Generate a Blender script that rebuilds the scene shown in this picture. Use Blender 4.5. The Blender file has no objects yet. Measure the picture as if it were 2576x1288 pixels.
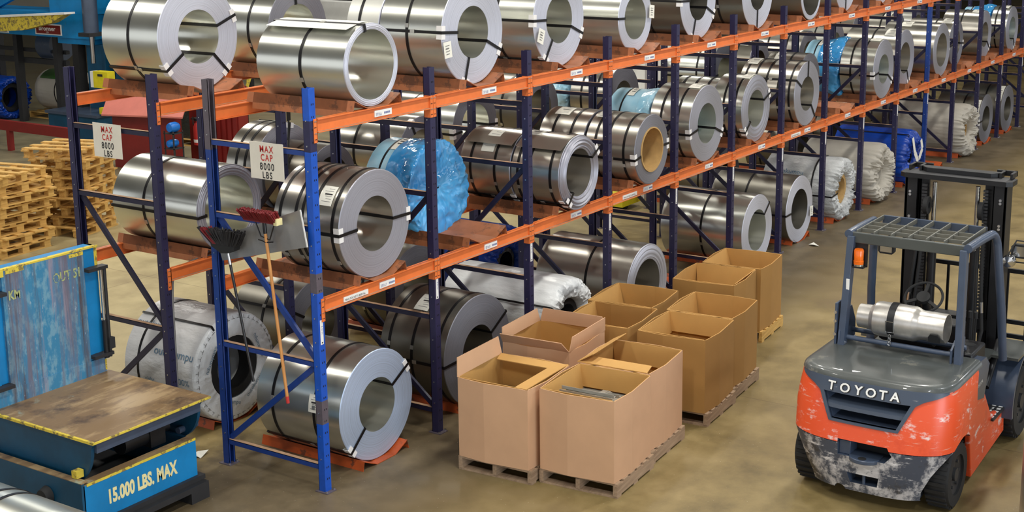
import bpy, bmesh, math, random
from mathutils import Vector, Matrix
random.seed(7)
PI = math.pi
sc = bpy.context.scene
C = sc.collection

# ------------------------------------------------------------------ camera
FPX = 3502.34
PITCH, YAW, ROLL = 0.209042509, 0.580094814, -0.00931329233
CAM = Vector((-8.37698, -7.71150, 5.01540))
fw = Vector((math.cos(PITCH)*math.cos(YAW), math.cos(PITCH)*math.sin(YAW), -math.sin(PITCH)))
rt = Vector((math.sin(YAW), -math.cos(YAW), 0)); up = rt.cross(fw)
r2 = rt*math.cos(ROLL) + up*math.sin(ROLL); u2 = -rt*math.sin(ROLL) + up*math.cos(ROLL)
cd = bpy.data.cameras.new('camera'); cam = bpy.data.objects.new('camera', cd); C.objects.link(cam)
cam.matrix_world = Matrix(((r2.x, u2.x, -fw.x, CAM.x), (r2.y, u2.y, -fw.y, CAM.y), (r2.z, u2.z, -fw.z, CAM.z), (0, 0, 0, 1)))
cd.sensor_width = 36.0; cd.lens = FPX*36.0/2576.0
cd.shift_x = -72.959/2576.0; cd.shift_y = -162.067/2576.0
cd.clip_start = 0.1; cd.clip_end = 300
sc.camera = cam

# ------------------------------------------------------------------ world, exposure
sc.view_settings.view_transform = 'Standard'; sc.view_settings.look = 'None'
sc.view_settings.gamma = 1.0; sc.view_settings.use_curve_mapping = False
sc.view_settings.exposure = 0.0
w = bpy.data.worlds.new('world'); sc.world = w; w.use_nodes = True
bg = w.node_tree.nodes['Background']; bg.inputs[0].default_value = (0.93, 0.96, 1.0, 1); bg.inputs[1].default_value = 1.15

# ------------------------------------------------------------------ warehouse lamps (rows of high-bay fixtures at 8.6 m)
def lamp(x, y, e, sx=1.3, sy=0.5, col=(1.0, 0.97, 0.90), z=8.6):
    l = bpy.data.lights.new('high_bay_lamp', 'AREA'); l.shape = 'RECTANGLE'; l.size = sx; l.size_y = sy
    l.energy = e; l.color = col
    o = bpy.data.objects.new('high_bay_lamp', l); C.objects.link(o); o.location = (x, y, z)
LE = 250
for x in (-6, 0, 6, 12, 18, 25):
    lamp(x, -3.4, LE*(0.6 if x > 17 else 1.0))
for x in (-3, 3, 9, 15, 22):
    lamp(x, 1.6, LE*(0.4 if x > 14 else 0.7))
for x in (-2, 5, 12, 20):
    lamp(x, 7.5, LE)
for x in (2, 10, 18):
    lamp(x, 15, LE*1.3, 2.5, 0.8)
for x in (-5, 3, 11, 21):
    lamp(x, -9, LE*0.9, col=(0.95, 0.97, 1.0))

# cool daylight fill added behind the viewer's right to brighten the aisle side faces
l = bpy.data.lights.new('cool_daylight_fill', 'AREA'); l.shape = 'RECTANGLE'; l.size = 7; l.size_y = 4; l.energy = 700; l.color = (0.80, 0.90, 1.0)
o = bpy.data.objects.new('cool_daylight_fill', l); C.objects.link(o); o.location = (-4, -18, 2.6); o.rotation_euler = (math.radians(90), 0, math.radians(-12))

# ------------------------------------------------------------------ materials
def new_mat(name):
    m = bpy.data.materials.new(name); m.use_nodes = True
    n = m.node_tree.nodes; b = n['Principled BSDF']
    return m, n, m.node_tree.links, b
def lin(c):
    return tuple(((v/255.0)/12.92 if v/255.0 <= 0.04045 else ((v/255.0+0.055)/1.055)**2.4) for v in c)
def noise(n, l, scale, detail=4, rough=0.6, vec=None, coord='Object', stretch=None):
    tc = n.new('ShaderNodeTexCoord'); t = n.new('ShaderNodeTexNoise')
    t.inputs['Scale'].default_value = scale; t.inputs['Detail'].default_value = detail; t.inputs['Roughness'].default_value = rough
    src = vec if vec is not None else tc.outputs[coord]
    if stretch:
        mp = n.new('ShaderNodeMapping'); mp.inputs['Scale'].default_value = stretch
        l.new(src, mp.inputs['Vector']); src = mp.outputs['Vector']
    l.new(src, t.inputs['Vector']); return t.outputs['Fac']
def ramp(n, l, src, stops):
    r = n.new('ShaderNodeValToRGB'); e = r.color_ramp.elements
    e[0].position, e[0].color = stops[0][0], (*stops[0][1], 1)
    e[1].position, e[1].color = stops[-1][0], (*stops[-1][1], 1)
    for p, c in stops[1:-1]:
        k = e.new(p); k.color = (*c, 1)
    l.new(src, r.inputs['Fac']); return r.outputs['Color']
def mixc(n, l, fac, a, b):
    x = n.new('ShaderNodeMix'); x.data_type = 'RGBA'
    if isinstance(fac, (int, float)): x.inputs[0].default_value = fac
    else: l.new(fac, x.inputs[0])
    for s, v in ((x.inputs[6], a), (x.inputs[7], b)):
        if isinstance(v, tuple): s.default_value = (*v[:3], 1)
        else: l.new(v, s)
    return x.outputs[2]
def bump(n, l, b, h, strength=0.3, dist=0.01):
    k = n.new('ShaderNodeBump'); k.inputs['Strength'].default_value = strength; k.inputs['Distance'].default_value = dist
    l.new(h, k.inputs['Height']); l.new(k.outputs['Normal'], b.inputs['Normal'])
def plain(name, rgb, rough=0.5, metal=0.0, var=0.12, scale=6.0, spec=0.5, wear=None, wear_at=0.66, wscale=9.0, coat=0.0):
    """paint or plastic with slight blotches and, if asked, chips of another colour"""
    m, n, l, b = new_mat(name); c = lin(rgb)
    f = noise(n, l, scale, 5)
    d = tuple(v*(1-var) for v in c); h = tuple(min(1, v*(1+var)) for v in c)
    col = ramp(n, l, f, [(0.3, d), (0.7, h)])
    if wear:
        g = noise(n, l, wscale, 8, 0.7)
        k = ramp(n, l, g, [(wear_at-0.02, (0, 0, 0)), (wear_at+0.02, (1, 1, 1))])
        col = mixc(n, l, k, col, lin(wear))
    l.new(col, b.inputs['Base Color'])
    b.inputs['Roughness'].default_value = rough; b.inputs['Metallic'].default_value = metal
    b.inputs['Specular IOR Level'].default_value = spec; b.inputs['Coat Weight'].default_value = coat
    return m
def coil_outer(name, rgb, rough=0.28, aniso=0.7, var=0.06, metal=0.92):
    m, n, l, b = new_mat(name); c = lin(rgb)
    f = noise(n, l, 1.6, 4, 0.55, stretch=(1, 1.3, 1))
    col = ramp(n, l, f, [(0.25, tuple(v*(1-var) for v in c)), (0.75, tuple(min(1, v*(1+var)) for v in c))])
    l.new(col, b.inputs['Base Color'])
    rr = n.new('ShaderNodeMapRange'); rr.inputs[3].default_value = rough-0.03; rr.inputs[4].default_value = rough+0.04
    l.new(f, rr.inputs[0]); l.new(rr.outputs[0], b.inputs['Roughness'])
    b.inputs['Metallic'].default_value = metal; b.inputs['Anisotropic'].default_value = aniso; b.inputs['Anisotropic Rotation'].default_value = 0.25
    t = n.new('ShaderNodeTangent'); t.direction_type = 'RADIAL'; t.axis = 'Y'; l.new(t.outputs[0], b.inputs['Tangent'])
    return m
def coil_side(name, rgb, rough=0.42, rings=1.0):
    m, n, l, b = new_mat(name); c = lin(rgb)
    tc = n.new('ShaderNodeTexCoord'); sp = n.new('ShaderNodeSeparateXYZ'); l.new(tc.outputs['Object'], sp.inputs[0])
    cb = n.new('ShaderNodeCombineXYZ'); l.new(sp.outputs[0], cb.inputs[0]); l.new(sp.outputs[2], cb.inputs[1])
    ln = n.new('ShaderNodeVectorMath'); ln.operation = 'LENGTH'; l.new(cb.outputs[0], ln.inputs[0])
    t = n.new('ShaderNodeTexNoise'); t.noise_dimensions = '1D'; t.inputs['Scale'].default_value = 90; t.inputs['Detail'].default_value = 6
    t.inputs['Roughness'].default_value = 0.75; l.new(ln.outputs['Value'], t.inputs['W'])
    col = ramp(n, l, t.outputs['Fac'], [(0.25, tuple(v*(1-0.24*rings) for v in c)), (0.75, tuple(min(1, v*(1+0.16*rings)) for v in c))])
    l.new(col, b.inputs['Base Color']); b.inputs['Metallic'].default_value = 0.5; b.inputs['Roughness'].default_value = rough
    b.inputs['Anisotropic'].default_value = 0.6; b.inputs['Anisotropic Rotation'].default_value = 0.25
    tg = n.new('ShaderNodeTangent'); tg.direction_type = 'RADIAL'; tg.axis = 'Y'; l.new(tg.outputs[0], b.inputs['Tangent'])
    bump(n, l, b, t.outputs['Fac'], 0.25*rings, 0.004)
    return m
def film(name, rgb, rough=0.16, dark=0.6, scale=5.0, strength=0.9, dist=0.05, light=None, ridged=False, coat=0.0):
    """crinkled sheet plastic wrapped tight"""
    m, n, l, b = new_mat(name); c = lin(rgb)
    f = noise(n, l, scale, 6, 0.55, stretch=(1, 0.45, 1)); g = noise(n, l, scale*0.5, 3)
    f.node.noise_type = 'RIDGED_MULTIFRACTAL' if ridged else 'FBM'; f.node.normalize = True
    col = ramp(n, l, g, [(0.3, tuple(v*dark for v in c)), (0.7, lin(light) if light else c)])
    l.new(col, b.inputs['Base Color']); b.inputs['Roughness'].default_value = rough; b.inputs['Coat Weight'].default_value = coat; b.inputs['Coat Roughness'].default_value = 0.05
    bump(n, l, b, f, strength, dist); return m
def wood(name, a, bcol, scale=3.0, axis=(1, 12, 12), rough=0.75):
    m, n, l, b = new_mat(name)
    f = noise(n, l, scale, 6, 0.65, stretch=axis); g = noise(n, l, 1.7, 3)
    col = ramp(n, l, f, [(0.3, lin(a)), (0.7, lin(bcol))])
    col2 = mixc(n, l, 0.25, col, ramp(n, l, g, [(0.35, lin(a)), (0.65, lin(bcol))]))
    l.new(col2, b.inputs['Base Color']); b.inputs['Roughness'].default_value = rough; bump(n, l, b, f, 0.2, 0.005); return m

def mat_floor():
    m, n, l, b = new_mat('worn_concrete_floor')
    tc = n.new('ShaderNodeTexCoord')
    big = noise(n, l, 0.35, 5, 0.6); mid = noise(n, l, 1.6, 8, 0.68); fine = noise(n, l, 26, 6, 0.7)
    col = ramp(n, l, mid, [(0.30, lin((104, 89, 55))), (0.5, lin((134, 116, 74))), (0.72, lin((156, 137, 93)))])
    # grimy grey-brown along the rack feet (between the row and the aisle)
    sp = n.new('ShaderNodeSeparateXYZ'); l.new(tc.outputs['Object'], sp.inputs[0])
    ad = n.new('ShaderNodeMath'); ad.operation = 'MULTIPLY_ADD'; l.new(mid, ad.inputs[0]); ad.inputs[1].default_value = 1.6; l.new(sp.outputs[1], ad.inputs[2])
    k = n.new('ShaderNodeMapRange'); k.interpolation_type = 'SMOOTHSTEP'; l.new(ad.outputs[0], k.inputs[0])
    k.inputs[1].default_value = -0.9; k.inputs[2].default_value = 0.5
    k2 = n.new('ShaderNodeMapRange'); k2.interpolation_type = 'SMOOTHSTEP'; l.new(ad.outputs[0], k2.inputs[0])
    k2.inputs[1].default_value = 1.9; k2.inputs[2].default_value = 2.6; k2.inputs[3].default_value = 1; k2.inputs[4].default_value = 0
    pr = n.new('ShaderNodeMath'); pr.operation = 'MULTIPLY'; l.new(k.outputs[0], pr.inputs[0]); l.new(k2.outputs[0], pr.inputs[1])
    pm = n.new('ShaderNodeMath'); pm.operation = 'MULTIPLY'; l.new(pr.outputs[0], pm.inputs[0]); pm.inputs[1].default_value = 0.85
    grime = ramp(n, l, mid, [(0.3, lin((74, 64, 50))), (0.7, lin((116, 102, 80)))])
    col = mixc(n, l, pm.outputs[0], col, grime)
    # far hall: stronger light painted in as a paler floor, greyer farther back
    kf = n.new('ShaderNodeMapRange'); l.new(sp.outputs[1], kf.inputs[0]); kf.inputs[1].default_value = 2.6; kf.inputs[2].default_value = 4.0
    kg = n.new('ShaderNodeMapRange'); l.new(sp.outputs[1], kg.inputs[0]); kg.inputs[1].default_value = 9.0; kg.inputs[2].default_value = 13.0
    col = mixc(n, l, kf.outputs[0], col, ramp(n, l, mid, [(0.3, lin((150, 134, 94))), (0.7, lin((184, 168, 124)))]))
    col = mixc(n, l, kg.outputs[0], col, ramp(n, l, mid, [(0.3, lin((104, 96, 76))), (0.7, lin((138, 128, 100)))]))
    st = ramp(n, l, big, [(0.56, (0, 0, 0)), (0.74, (1, 1, 1))])
    col = mixc(n, l, st, col, lin((118, 100, 70)))
    sk = ramp(n, l, fine, [(0.66, (0, 0, 0)), (0.74, (1, 1, 1))]); skm = n.new('ShaderNodeMath'); skm.operation = 'MULTIPLY'
    l.new(sk, skm.inputs[0]); skm.inputs[1].default_value = 0.35
    col = mixc(n, l, skm.outputs[0], col, lin((84, 70, 52)))
    spk = noise(n, l, 60, 2, 0.5); sk2 = ramp(n, l, spk, [(0.735, (0, 0, 0)), (0.765, (1, 1, 1))]); col = mixc(n, l, sk2, col, lin((206, 198, 180)))
    # control joints every 6 m
    for ax, off in ((0, 2.0), (1, 5.2)):
        mo = n.new('ShaderNodeMath'); mo.operation = 'ADD'; l.new(sp.outputs[ax], mo.inputs[0]); mo.inputs[1].default_value = off+60
        md = n.new('ShaderNodeMath'); md.operation = 'MODULO'; l.new(mo.outputs[0], md.inputs[0]); md.inputs[1].default_value = 6.0
        lt = n.new('ShaderNodeMath'); lt.operation = 'LESS_THAN'; l.new(md.outputs[0], lt.inputs[0]); lt.inputs[1].default_value = 0.012
        hf = n.new('ShaderNodeMath'); hf.operation = 'MULTIPLY'; l.new(lt.outputs[0], hf.inputs[0]); hf.inputs[1].default_value = 0.6
        col = mixc(n, l, hf.outputs[0], col, lin((95, 78, 50)))
    l.new(col, b.inputs['Base Color'])
    rr = n.new('ShaderNodeMapRange'); l.new(mid, rr.inputs[0]); rr.inputs[3].default_value = 0.36; rr.inputs[4].default_value = 0.62
    l.new(rr.outputs[0], b.inputs['Roughness']); bump(n, l, b, fine, 0.06, 0.004)
    return m

M = {}
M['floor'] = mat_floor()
M['wall'] = plain('pale_wall_panel', (196, 190, 172), 0.8, var=0.08, scale=0.6)
M['wall_far'] = plain('dim_wall_panel', (120, 116, 104), 0.85, var=0.1, scale=0.5)
M['ceiling'] = plain('dark_roof_deck', (120, 122, 122), 0.85, scale=0.8)
M['navy'] = plain('navy_rack_paint', (40, 38, 72), 0.42, scale=14, wear=(92, 88, 104), wear_at=0.70, wscale=22)
M['navyd'] = plain('dark_navy_brace_paint', (28, 28, 54), 0.45, scale=14, wear=(120, 116, 112), wear_at=0.74, wscale=16)
M['blue'] = plain('bright_blue_rack_paint', (22, 82, 186), 0.38, scale=12, wear=(60, 84, 140), wear_at=0.72, wscale=24)
M['blued'] = plain('blue_brace_paint', (28, 60, 132), 0.42, scale=12, wear=(110, 112, 118), wear_at=0.74, wscale=16)
M['greysteel'] = plain('bare_grey_rack_steel', (92, 84, 92), 0.5, scale=14, wear=(140, 132, 130), wear_at=0.68, wscale=22)
M['hole'] = plain('punched_hole_shadow', (14, 12, 20), 0.9)
M['bolt'] = plain('zinc_bolt', (210, 210, 214), 0.3, 1.0)
M['orange'] = plain('orange_beam_paint', (230, 120, 58), 0.45, scale=7, var=0.08, wear=(176, 96, 52), wear_at=0.72, wscale=14)
M['dust'] = plain('dusty_flange', (176, 142, 112), 0.8, scale=20)
M['cradle'] = plain('rust_rubbed_orange_cradle', (166, 102, 64), 0.55, scale=5, var=0.2, wear=(128, 82, 56), wear_at=0.56, wscale=4)
M['cradlef'] = plain('red_orange_floor_cradle', (182, 80, 32), 0.5, scale=5, var=0.25, wear=(120, 66, 44), wear_at=0.6, wscale=5)
M['galv'] = coil_outer('galvanised_strip', (220, 221, 212), 0.29)
M['warm'] = coil_outer('warm_grey_strip', (196, 192, 182), 0.30)
M['dull'] = coil_outer('oiled_dark_strip', (140, 136, 126), 0.38, 0.5)
M['sidem'] = coil_side('coil_edge_mid', (168, 168, 178), 0.42)
M['filmc'] = film('translucent_grey_wrap', (206, 206, 206), 0.3, 0.86, 7, 0.5, 0.04)
M['sidebl'] = coil_side('coil_edge_daylight_tint', (196, 212, 238), 0.42)  # bluish daylight on the near floor coil's face, put into its edge colour
M['tail'] = coil_outer('strip_tail', (226, 226, 218), 0.42, 0.3, metal=0.5)
M['side'] = coil_side('coil_edge_bright', (206, 208, 220), 0.45)
M['sided'] = coil_side('coil_edge_grey', (134, 134, 142), 0.5)
M['strap'] = plain('black_steel_strapping', (22, 20, 22), 0.4, 0.3)
M['seal'] = plain('strap_seal', (190, 188, 182), 0.35, 0.8)
M['prot'] = plain('white_edge_protector', (232, 230, 228), 0.6, var=0.04)
M['paper'] = plain('paper_tag', (230, 228, 216), 0.7, var=0.05)
M['ink'] = plain('black_ink', (40, 38, 40), 0.7)
M['inkblue'] = plain('blue_print', (84, 116, 140), 0.7)
M['bluelab'] = plain('blue_grey_print', (120, 130, 170), 0.7)
M['red'] = plain('red_stencil', (190, 48, 44), 0.6)
M['cardcore'] = plain('cardboard_core', (188, 152, 96), 0.8, scale=10)
M['filmw'] = film('white_wrap_film', (226, 228, 228), 0.28, 0.9, 4.5, 0.7, 0.05)
M['filmg'] = film('grey_wrap_paper', (186, 180, 168), 0.5, 0.86, 4.0, 0.6, 0.05)
M['films'] = film('silver_wrap_film', (200, 202, 202), 0.2, 0.72, 7, 1.0, 0.07)
M['filmb'] = film('bright_blue_film', (34, 146, 226), 0.10, 0.85, 4, 1.0, 0.06, light=(96, 186, 240), ridged=True, coat=1.0)
M['filmlb'] = film('pale_blue_film', (140, 204, 234), 0.12, 0.88, 4, 0.5, 0.03, light=(196, 226, 238))
M['filmdb'] = film('deep_blue_tarp', (14, 66, 168), 0.3, 0.8, 3, 0.7, 0.05)
M['brownpaper'] = film('brown_packing_paper', (196, 154, 84), 0.6, 0.8, 6, 1.0, 0.05)
M['blackfilm'] = film('black_stretch_film', (34, 36, 34), 0.12, 0.7, 9, 1.0, 0.05)
M['card'] = plain('corrugated_cardboard_pinkish', (204, 162, 126), 0.85, var=0.05, scale=2.5)
M['card2'] = plain('corrugated_cardboard_tan', (168, 126, 68), 0.85, var=0.06, scale=2.5)
M['cardin'] = plain('cardboard_inner_face', (196, 150, 84), 0.85, var=0.06, scale=3)
M['scrap'] = plain('scrap_steel_strip', (172, 170, 162), 0.4, 0.4, var=0.3, scale=3)
M['palwood'] = wood('weathered_pallet_wood', (128, 104, 82), (178, 152, 124))
M['palyel'] = wood('yellow_new_pallet_wood', (176, 132, 66), (224, 184, 108))
M['tblue'] = plain('machine_blue_paint', (12, 128, 190), 0.45, var=0.15, scale=3, wear=(60, 130, 170), wear_at=0.66, wscale=5)
M['tdark'] = plain('dark_teal_blue_paint', (8, 72, 104), 0.5, var=0.25, scale=3)
M['tyellow'] = plain('safety_yellow_paint', (222, 198, 70), 0.55, var=0.1, scale=9, wear=(140, 122, 70), wear_at=0.55, wscale=14)
M['steeldk'] = plain('dark_machine_steel', (52, 52, 54), 0.55, 0.3, scale=5)
M['black'] = plain('black_rubber', (26, 26, 27), 0.75, var=0.2, scale=8)
M['blackm'] = plain('black_mast_steel', (30, 30, 32), 0.42, 0.2, var=0.2, scale=8)
M['fgrey'] = plain('forklift_grey_blue_paint', (66, 78, 98), 0.36, scale=6, coat=0.2, wear=(120, 122, 120), wear_at=0.72, wscale=10)
M['fdust'] = plain('forklift_dusty_grey_paint', (74, 78, 76), 0.36, var=0.16, scale=3, coat=0.3, wear=(112, 112, 104), wear_at=0.62, wscale=3)
M['chrome'] = plain('polished_steel', (208, 208, 208), 0.16, 1.0)
M['alu'] = plain('brushed_aluminium_tank', (206, 202, 196), 0.36, 0.85, var=0.14, scale=9)
M['amber'] = plain('amber_lens', (236, 110, 24), 0.12, var=0.15, scale=20)
M['white'] = plain('white_enamel', (236, 236, 232), 0.5, var=0.03)
M['cream'] = plain('cream_stencil_paint', (240, 228, 168), 0.6, var=0.06, scale=20)
M['fadedyel'] = plain('faded_stencil_yellow', (176, 182, 120), 0.6, var=0.2, scale=30, wear=(80, 120, 150), wear_at=0.55, wscale=26)
M['barg'] = plain('dusty_guard_bar', (112, 112, 104), 0.5, var=0.1)
M['greyink'] = plain('small_grey_print', (120, 118, 116), 0.7)
M['sign'] = plain('cream_sign_board', (222, 216, 202), 0.6, var=0.05)
M['bristle'] = plain('black_bristles', (30, 28, 30), 0.7, var=0.4, scale=40)
M['redbristle'] = plain('dark_red_bristles', (116, 20, 26), 0.6, var=0.3, scale=30)
M['handle'] = wood('varnished_broom_handle', (186, 120, 60), (222, 160, 92), axis=(12, 12, 1), rough=0.4)
M['blackpaint'] = plain('black_lacquered_handle', (28, 26, 28), 0.3)
M['sheet'] = plain('grey_sheet_metal', (146, 144, 142), 0.45, 0.5, var=0.12, scale=4)
M['redm'] = plain('red_machine_paint', (118, 24, 20), 0.5, var=0.15, scale=3)
M['redf'] = plain('faded_red_lid', (202, 116, 102), 0.6, var=0.08, scale=3)
M['green'] = film('green_wrap', (70, 128, 52), 0.3, 0.7, 5, 0.6, 0.04)
M['yellowp'] = plain('yellow_panel', (222, 206, 30), 0.5)
M['pvc'] = plain('blue_plastic', (20, 110, 200), 0.35)
def mat_worn(name, base, spots, rough=0.5):
    m, n, l, b = new_mat(name); col = lin(base); first = True
    for rgb, sc_, st, lo in spots:
        g = noise(n, l, sc_, 7, 0.68, stretch=st)
        k = ramp(n, l, g, [(lo-0.04, (0, 0, 0)), (lo+0.06, (1, 1, 1))])
        col = mixc(n, l, k, col, lin(rgb))
    l.new(col, b.inputs['Base Color']); b.inputs['Roughness'].default_value = rough; return m
M['deck'] = mat_worn('scuffed_brown_deck', (136, 110, 78), [((168, 142, 104), 1.6, (1, 4, 1), 0.52), ((92, 74, 58), 1.4, (1, 1, 1), 0.56), ((150, 172, 160), 1.8, (1.4, 1, 1), 0.64), ((204, 182, 90), 3.0, (1, 1, 1), 0.74)], 0.45)
M['panel'] = mat_worn('scraped_blue_panel', (58, 132, 172), [((112, 160, 184), 14, (1, 1, 0.5), 0.52), ((112, 106, 122), 2.0, (1.6, 1, 0.08), 0.53), ((88, 68, 66), 2.4, (2, 1, 0.08), 0.585), ((150, 140, 156), 4, (2.5, 1, 0.12), 0.60), ((186, 196, 206), 24, (1, 1, 0.4), 0.66)], 0.5)
M['forange'] = mat_worn('scuffed_orange_counterweight', (236, 88, 46), [((220, 74, 36), 2, (1, 1, 1), 0.6), ((240, 226, 222), 5, (1, 0.8, 1.8), 0.625), ((226, 170, 150), 14, (0.4, 0.4, 3), 0.635)], 0.32)
M['fbottom'] = mat_worn('scraped_grey_counterweight', (72, 78, 92), [((64, 60, 58), 3, (1, 1, 1), 0.55), ((196, 194, 196), 5, (1, 1, 0.8), 0.51), ((226, 224, 226), 12, (0.5, 0.5, 2), 0.60), ((70, 76, 92), 16, (1, 1, 1), 0.62), ((150, 112, 84), 9, (1, 1, 1), 0.70)], 0.45)
M['fhood'] = mat_worn('scuffed_grey_hood', (70, 80, 96), [((214, 208, 198), 9, (0.6, 0.6, 3), 0.72), ((150, 150, 148), 20, (0.4, 0.4, 2), 0.70)], 0.34)

# ------------------------------------------------------------------ mesh helpers
class MB:
    """collects shapes into ONE mesh; materials by slot"""
    def __init__(s): s.v = []; s.f = []; s.mi = []; s.mats = []; s.cur = 0; s.sm = []; s.smooth = False
    def m(s, name):
        k = M[name]
        if k not in s.mats: s.mats.append(k)
        s.cur = s.mats.index(k); return s
    def add(s, vs, fs, smooth=None):
        b = len(s.v); s.v += [tuple(q) for q in vs]
        for f in fs:
            s.f.append([b+i for i in f]); s.mi.append(s.cur); s.sm.append(s.smooth if smooth is None else smooth)
        return s
    def box(s, c, d, rot=None):
        hx, hy, hz = d[0]/2, d[1]/2, d[2]/2
        vs = [Vector((x, y, z)) for x in (-hx, hx) for y in (-hy, hy) for z in (-hz, hz)]
        if rot is not None: vs = [rot @ q for q in vs]
        c = Vector(c); vs = [q+c for q in vs]
        return s.add(vs, [(0, 1, 3, 2), (4, 6, 7, 5), (0, 4, 5, 1), (2, 3, 7, 6), (0, 2, 6, 4), (1, 5, 7, 3)], False)
    def b2(s, x0, x1, y0, y1, z0, z1):
        return s.box(((x0+x1)/2, (y0+y1)/2, (z0+z1)/2), (abs(x1-x0), abs(y1-y0), abs(z1-z0)))
    def bar(s, p, q, a, b, upv=(0, 0, 1)):
        """rectangular bar from p to q; a = width across, b = height along upv"""
        p, q = Vector(p), Vector(q); d = (q-p); L = d.length; d.normalize(); u = Vector(upv)
        x = d.cross(u)
        if x.length < 1e-4: x = d.cross(Vector((0, 1, 0)))
        x.normalize(); z = x.cross(d)
        R = Matrix((x, d, z)).transposed()
        return s.box((p+q)/2, (a, L, b), R)
    def cyl(s, p, q, r, n=16, r1=None, caps=True):
        p, q = Vector(p), Vector(q); d = (q-p).normalized(); x = d.orthogonal().normalized(); y = d.cross(x); r1 = r if r1 is None else r1
        vs = [p+(x*math.cos(2*PI*i/n)+y*math.sin(2*PI*i/n))*r for i in range(n)]+[q+(x*math.cos(2*PI*i/n)+y*math.sin(2*PI*i/n))*r1 for i in range(n)]
        s.add(vs, [(i, (i+1) % n, n+(i+1) % n, n+i) for i in range(n)], True)
        if caps: s.add(vs, [tuple(range(n-1, -1, -1)), tuple(range(n, 2*n))], False)
        return s
    def tube(s, path, r, n=8, closed=False):
        P = [Vector(p) for p in path]; N = len(P); rings = []; x = None
        for i in range(N):
            a = P[(i-1) % N] if (closed or i > 0) else P[i]; b = P[(i+1) % N] if (closed or i < N-1) else P[i]
            d = (b-a).normalized()
            if x is None: x = d.orthogonal().normalized()
            x = (x-d*x.dot(d)).normalized(); y = d.cross(x)
            rings.append([P[i]+(x*math.cos(2*PI*k/n)+y*math.sin(2*PI*k/n))*r for k in range(n)])
        vs = [q for g in rings for q in g]; fs = []
        for i in range(N if closed else N-1):
            j = (i+1) % N
            fs += [(i*n+k, i*n+(k+1) % n, j*n+(k+1) % n, j*n+k) for k in range(n)]
        s.add(vs, fs, True)
        if not closed: s.add(vs, [tuple(range(n-1, -1, -1)), tuple(range((N-1)*n, N*n))], False)
        return s
    def lathe(s, prof, o, axis='Y', n=64, closed=True, a0=0, a1=2*PI, mats=None):
        """prof: (r, t) pairs; t runs along axis from o"""
        o = Vector(o); full = abs(a1-a0-2*PI) < 1e-6; k = n if full else n+1; vs = []
        for r, t in prof:
            for i in range(k):
                a = a0+(a1-a0)*i/n; c, d = math.cos(a)*r, math.sin(a)*r
                vs.append(o+(Vector((c, t, d)) if axis == 'Y' else Vector((c, d, t)) if axis == 'Z' else Vector((t, c, d))))
        np_ = len(prof)
        for j in range(np_ if closed else np_-1):
            jj = (j+1) % np_
            if mats: s.m(mats[j])
            fs = [(j*k+i, j*k+(i+1) % k, jj*k+(i+1) % k, jj*k+i) for i in range(n)]
            if axis == 'Y': fs = [f[::-1] for f in fs]
            s.add(vs if j == 0 else [], fs, True) if j == 0 else s._more(fs)
        return s
    def _more(s, fs):
        b = s._base
        for f in fs: s.f.append([b+i for i in f]); s.mi.append(s.cur); s.sm.append(True)
    def prism(s, poly, axis, t0, t1):
        """poly of (a,b) extruded; axis 'Y': (x,z); 'X': (y,z); 'Z': (x,y)"""
        n = len(poly)
        def pt(a, b, t): return (a, t, b) if axis == 'Y' else (t, a, b) if axis == 'X' else (a, b, t)
        vs = [pt(a, b, t0) for a, b in poly]+[pt(a, b, t1) for a, b in poly]
        return s.add(vs, [tuple(range(n)), tuple(range(2*n-1, n-1, -1))]+[(i, n+i, n+(i+1) % n, (i+1) % n) for i in range(n)], False)
    def text(s, t, size, o, u, v, bold=0.0, off=0.0012, sx=1.0, align='LEFT', spacing=1.0, warp=None):
        cu = bpy.data.curves.new('lettering', 'FONT'); cu.body = t; cu.size = size; cu.offset = bold; cu.align_x = align
        cu.space_character = spacing; cu.resolution_u = 3
        ob = bpy.data.objects.new('lettering', cu); C.objects.link(ob)
        me = bpy.data.meshes.new_from_object(ob.evaluated_get(bpy.context.evaluated_depsgraph_get()))
        u, v = Vector(u).normalized(), Vector(v).normalized(); nn = u.cross(v); o = Vector(o)
        if warp: vs = [warp(q.co.x*sx, q.co.y) for q in me.vertices]
        else: vs = [o+u*(q.co.x*sx)+v*q.co.y+nn*off for q in me.vertices]
        s.add(vs, [tuple(p.vertices) for p in me.polygons], False)
        bpy.data.objects.remove(ob); bpy.data.curves.remove(cu); bpy.data.meshes.remove(me); return s
    def mesh(s, name, sharp=35):
        me = bpy.data.meshes.new(name); me.from_pydata(s.v, [], s.f)
        for k in s.mats: me.materials.append(k)
        me.polygons.foreach_set('material_index', s.mi); me.polygons.foreach_set('use_smooth', s.sm)
        me.update()
        bm = bmesh.new(); bm.from_mesh(me); bmesh.ops.recalc_face_normals(bm, faces=bm.faces); bm.to_mesh(me); bm.free()
        if any(s.sm): me.set_sharp_from_angle(angle=math.radians(sharp))
        return me
    def build(s, name, parent=None, loc=(0, 0, 0), rz=0.0, bevel=0.0, sharp=35):
        o = bpy.data.objects.new(name, s.mesh(name, sharp)); C.objects.link(o)
        if parent is not None: o.parent = parent
        o.location = loc; o.rotation_euler = (0, 0, rz)
        if bevel:
            b = o.modifiers.new('bevel', 'BEVEL'); b.width = bevel; b.segments = 2; b.limit_method = 'ANGLE'; b.angle_limit = math.radians(40)
        return o
_add = MB.add
def _add2(s, vs, fs, smooth=None):
    if vs: s._base = len(s.v)
    return _add(s, vs, fs, smooth)
MB.add = _add2

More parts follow.
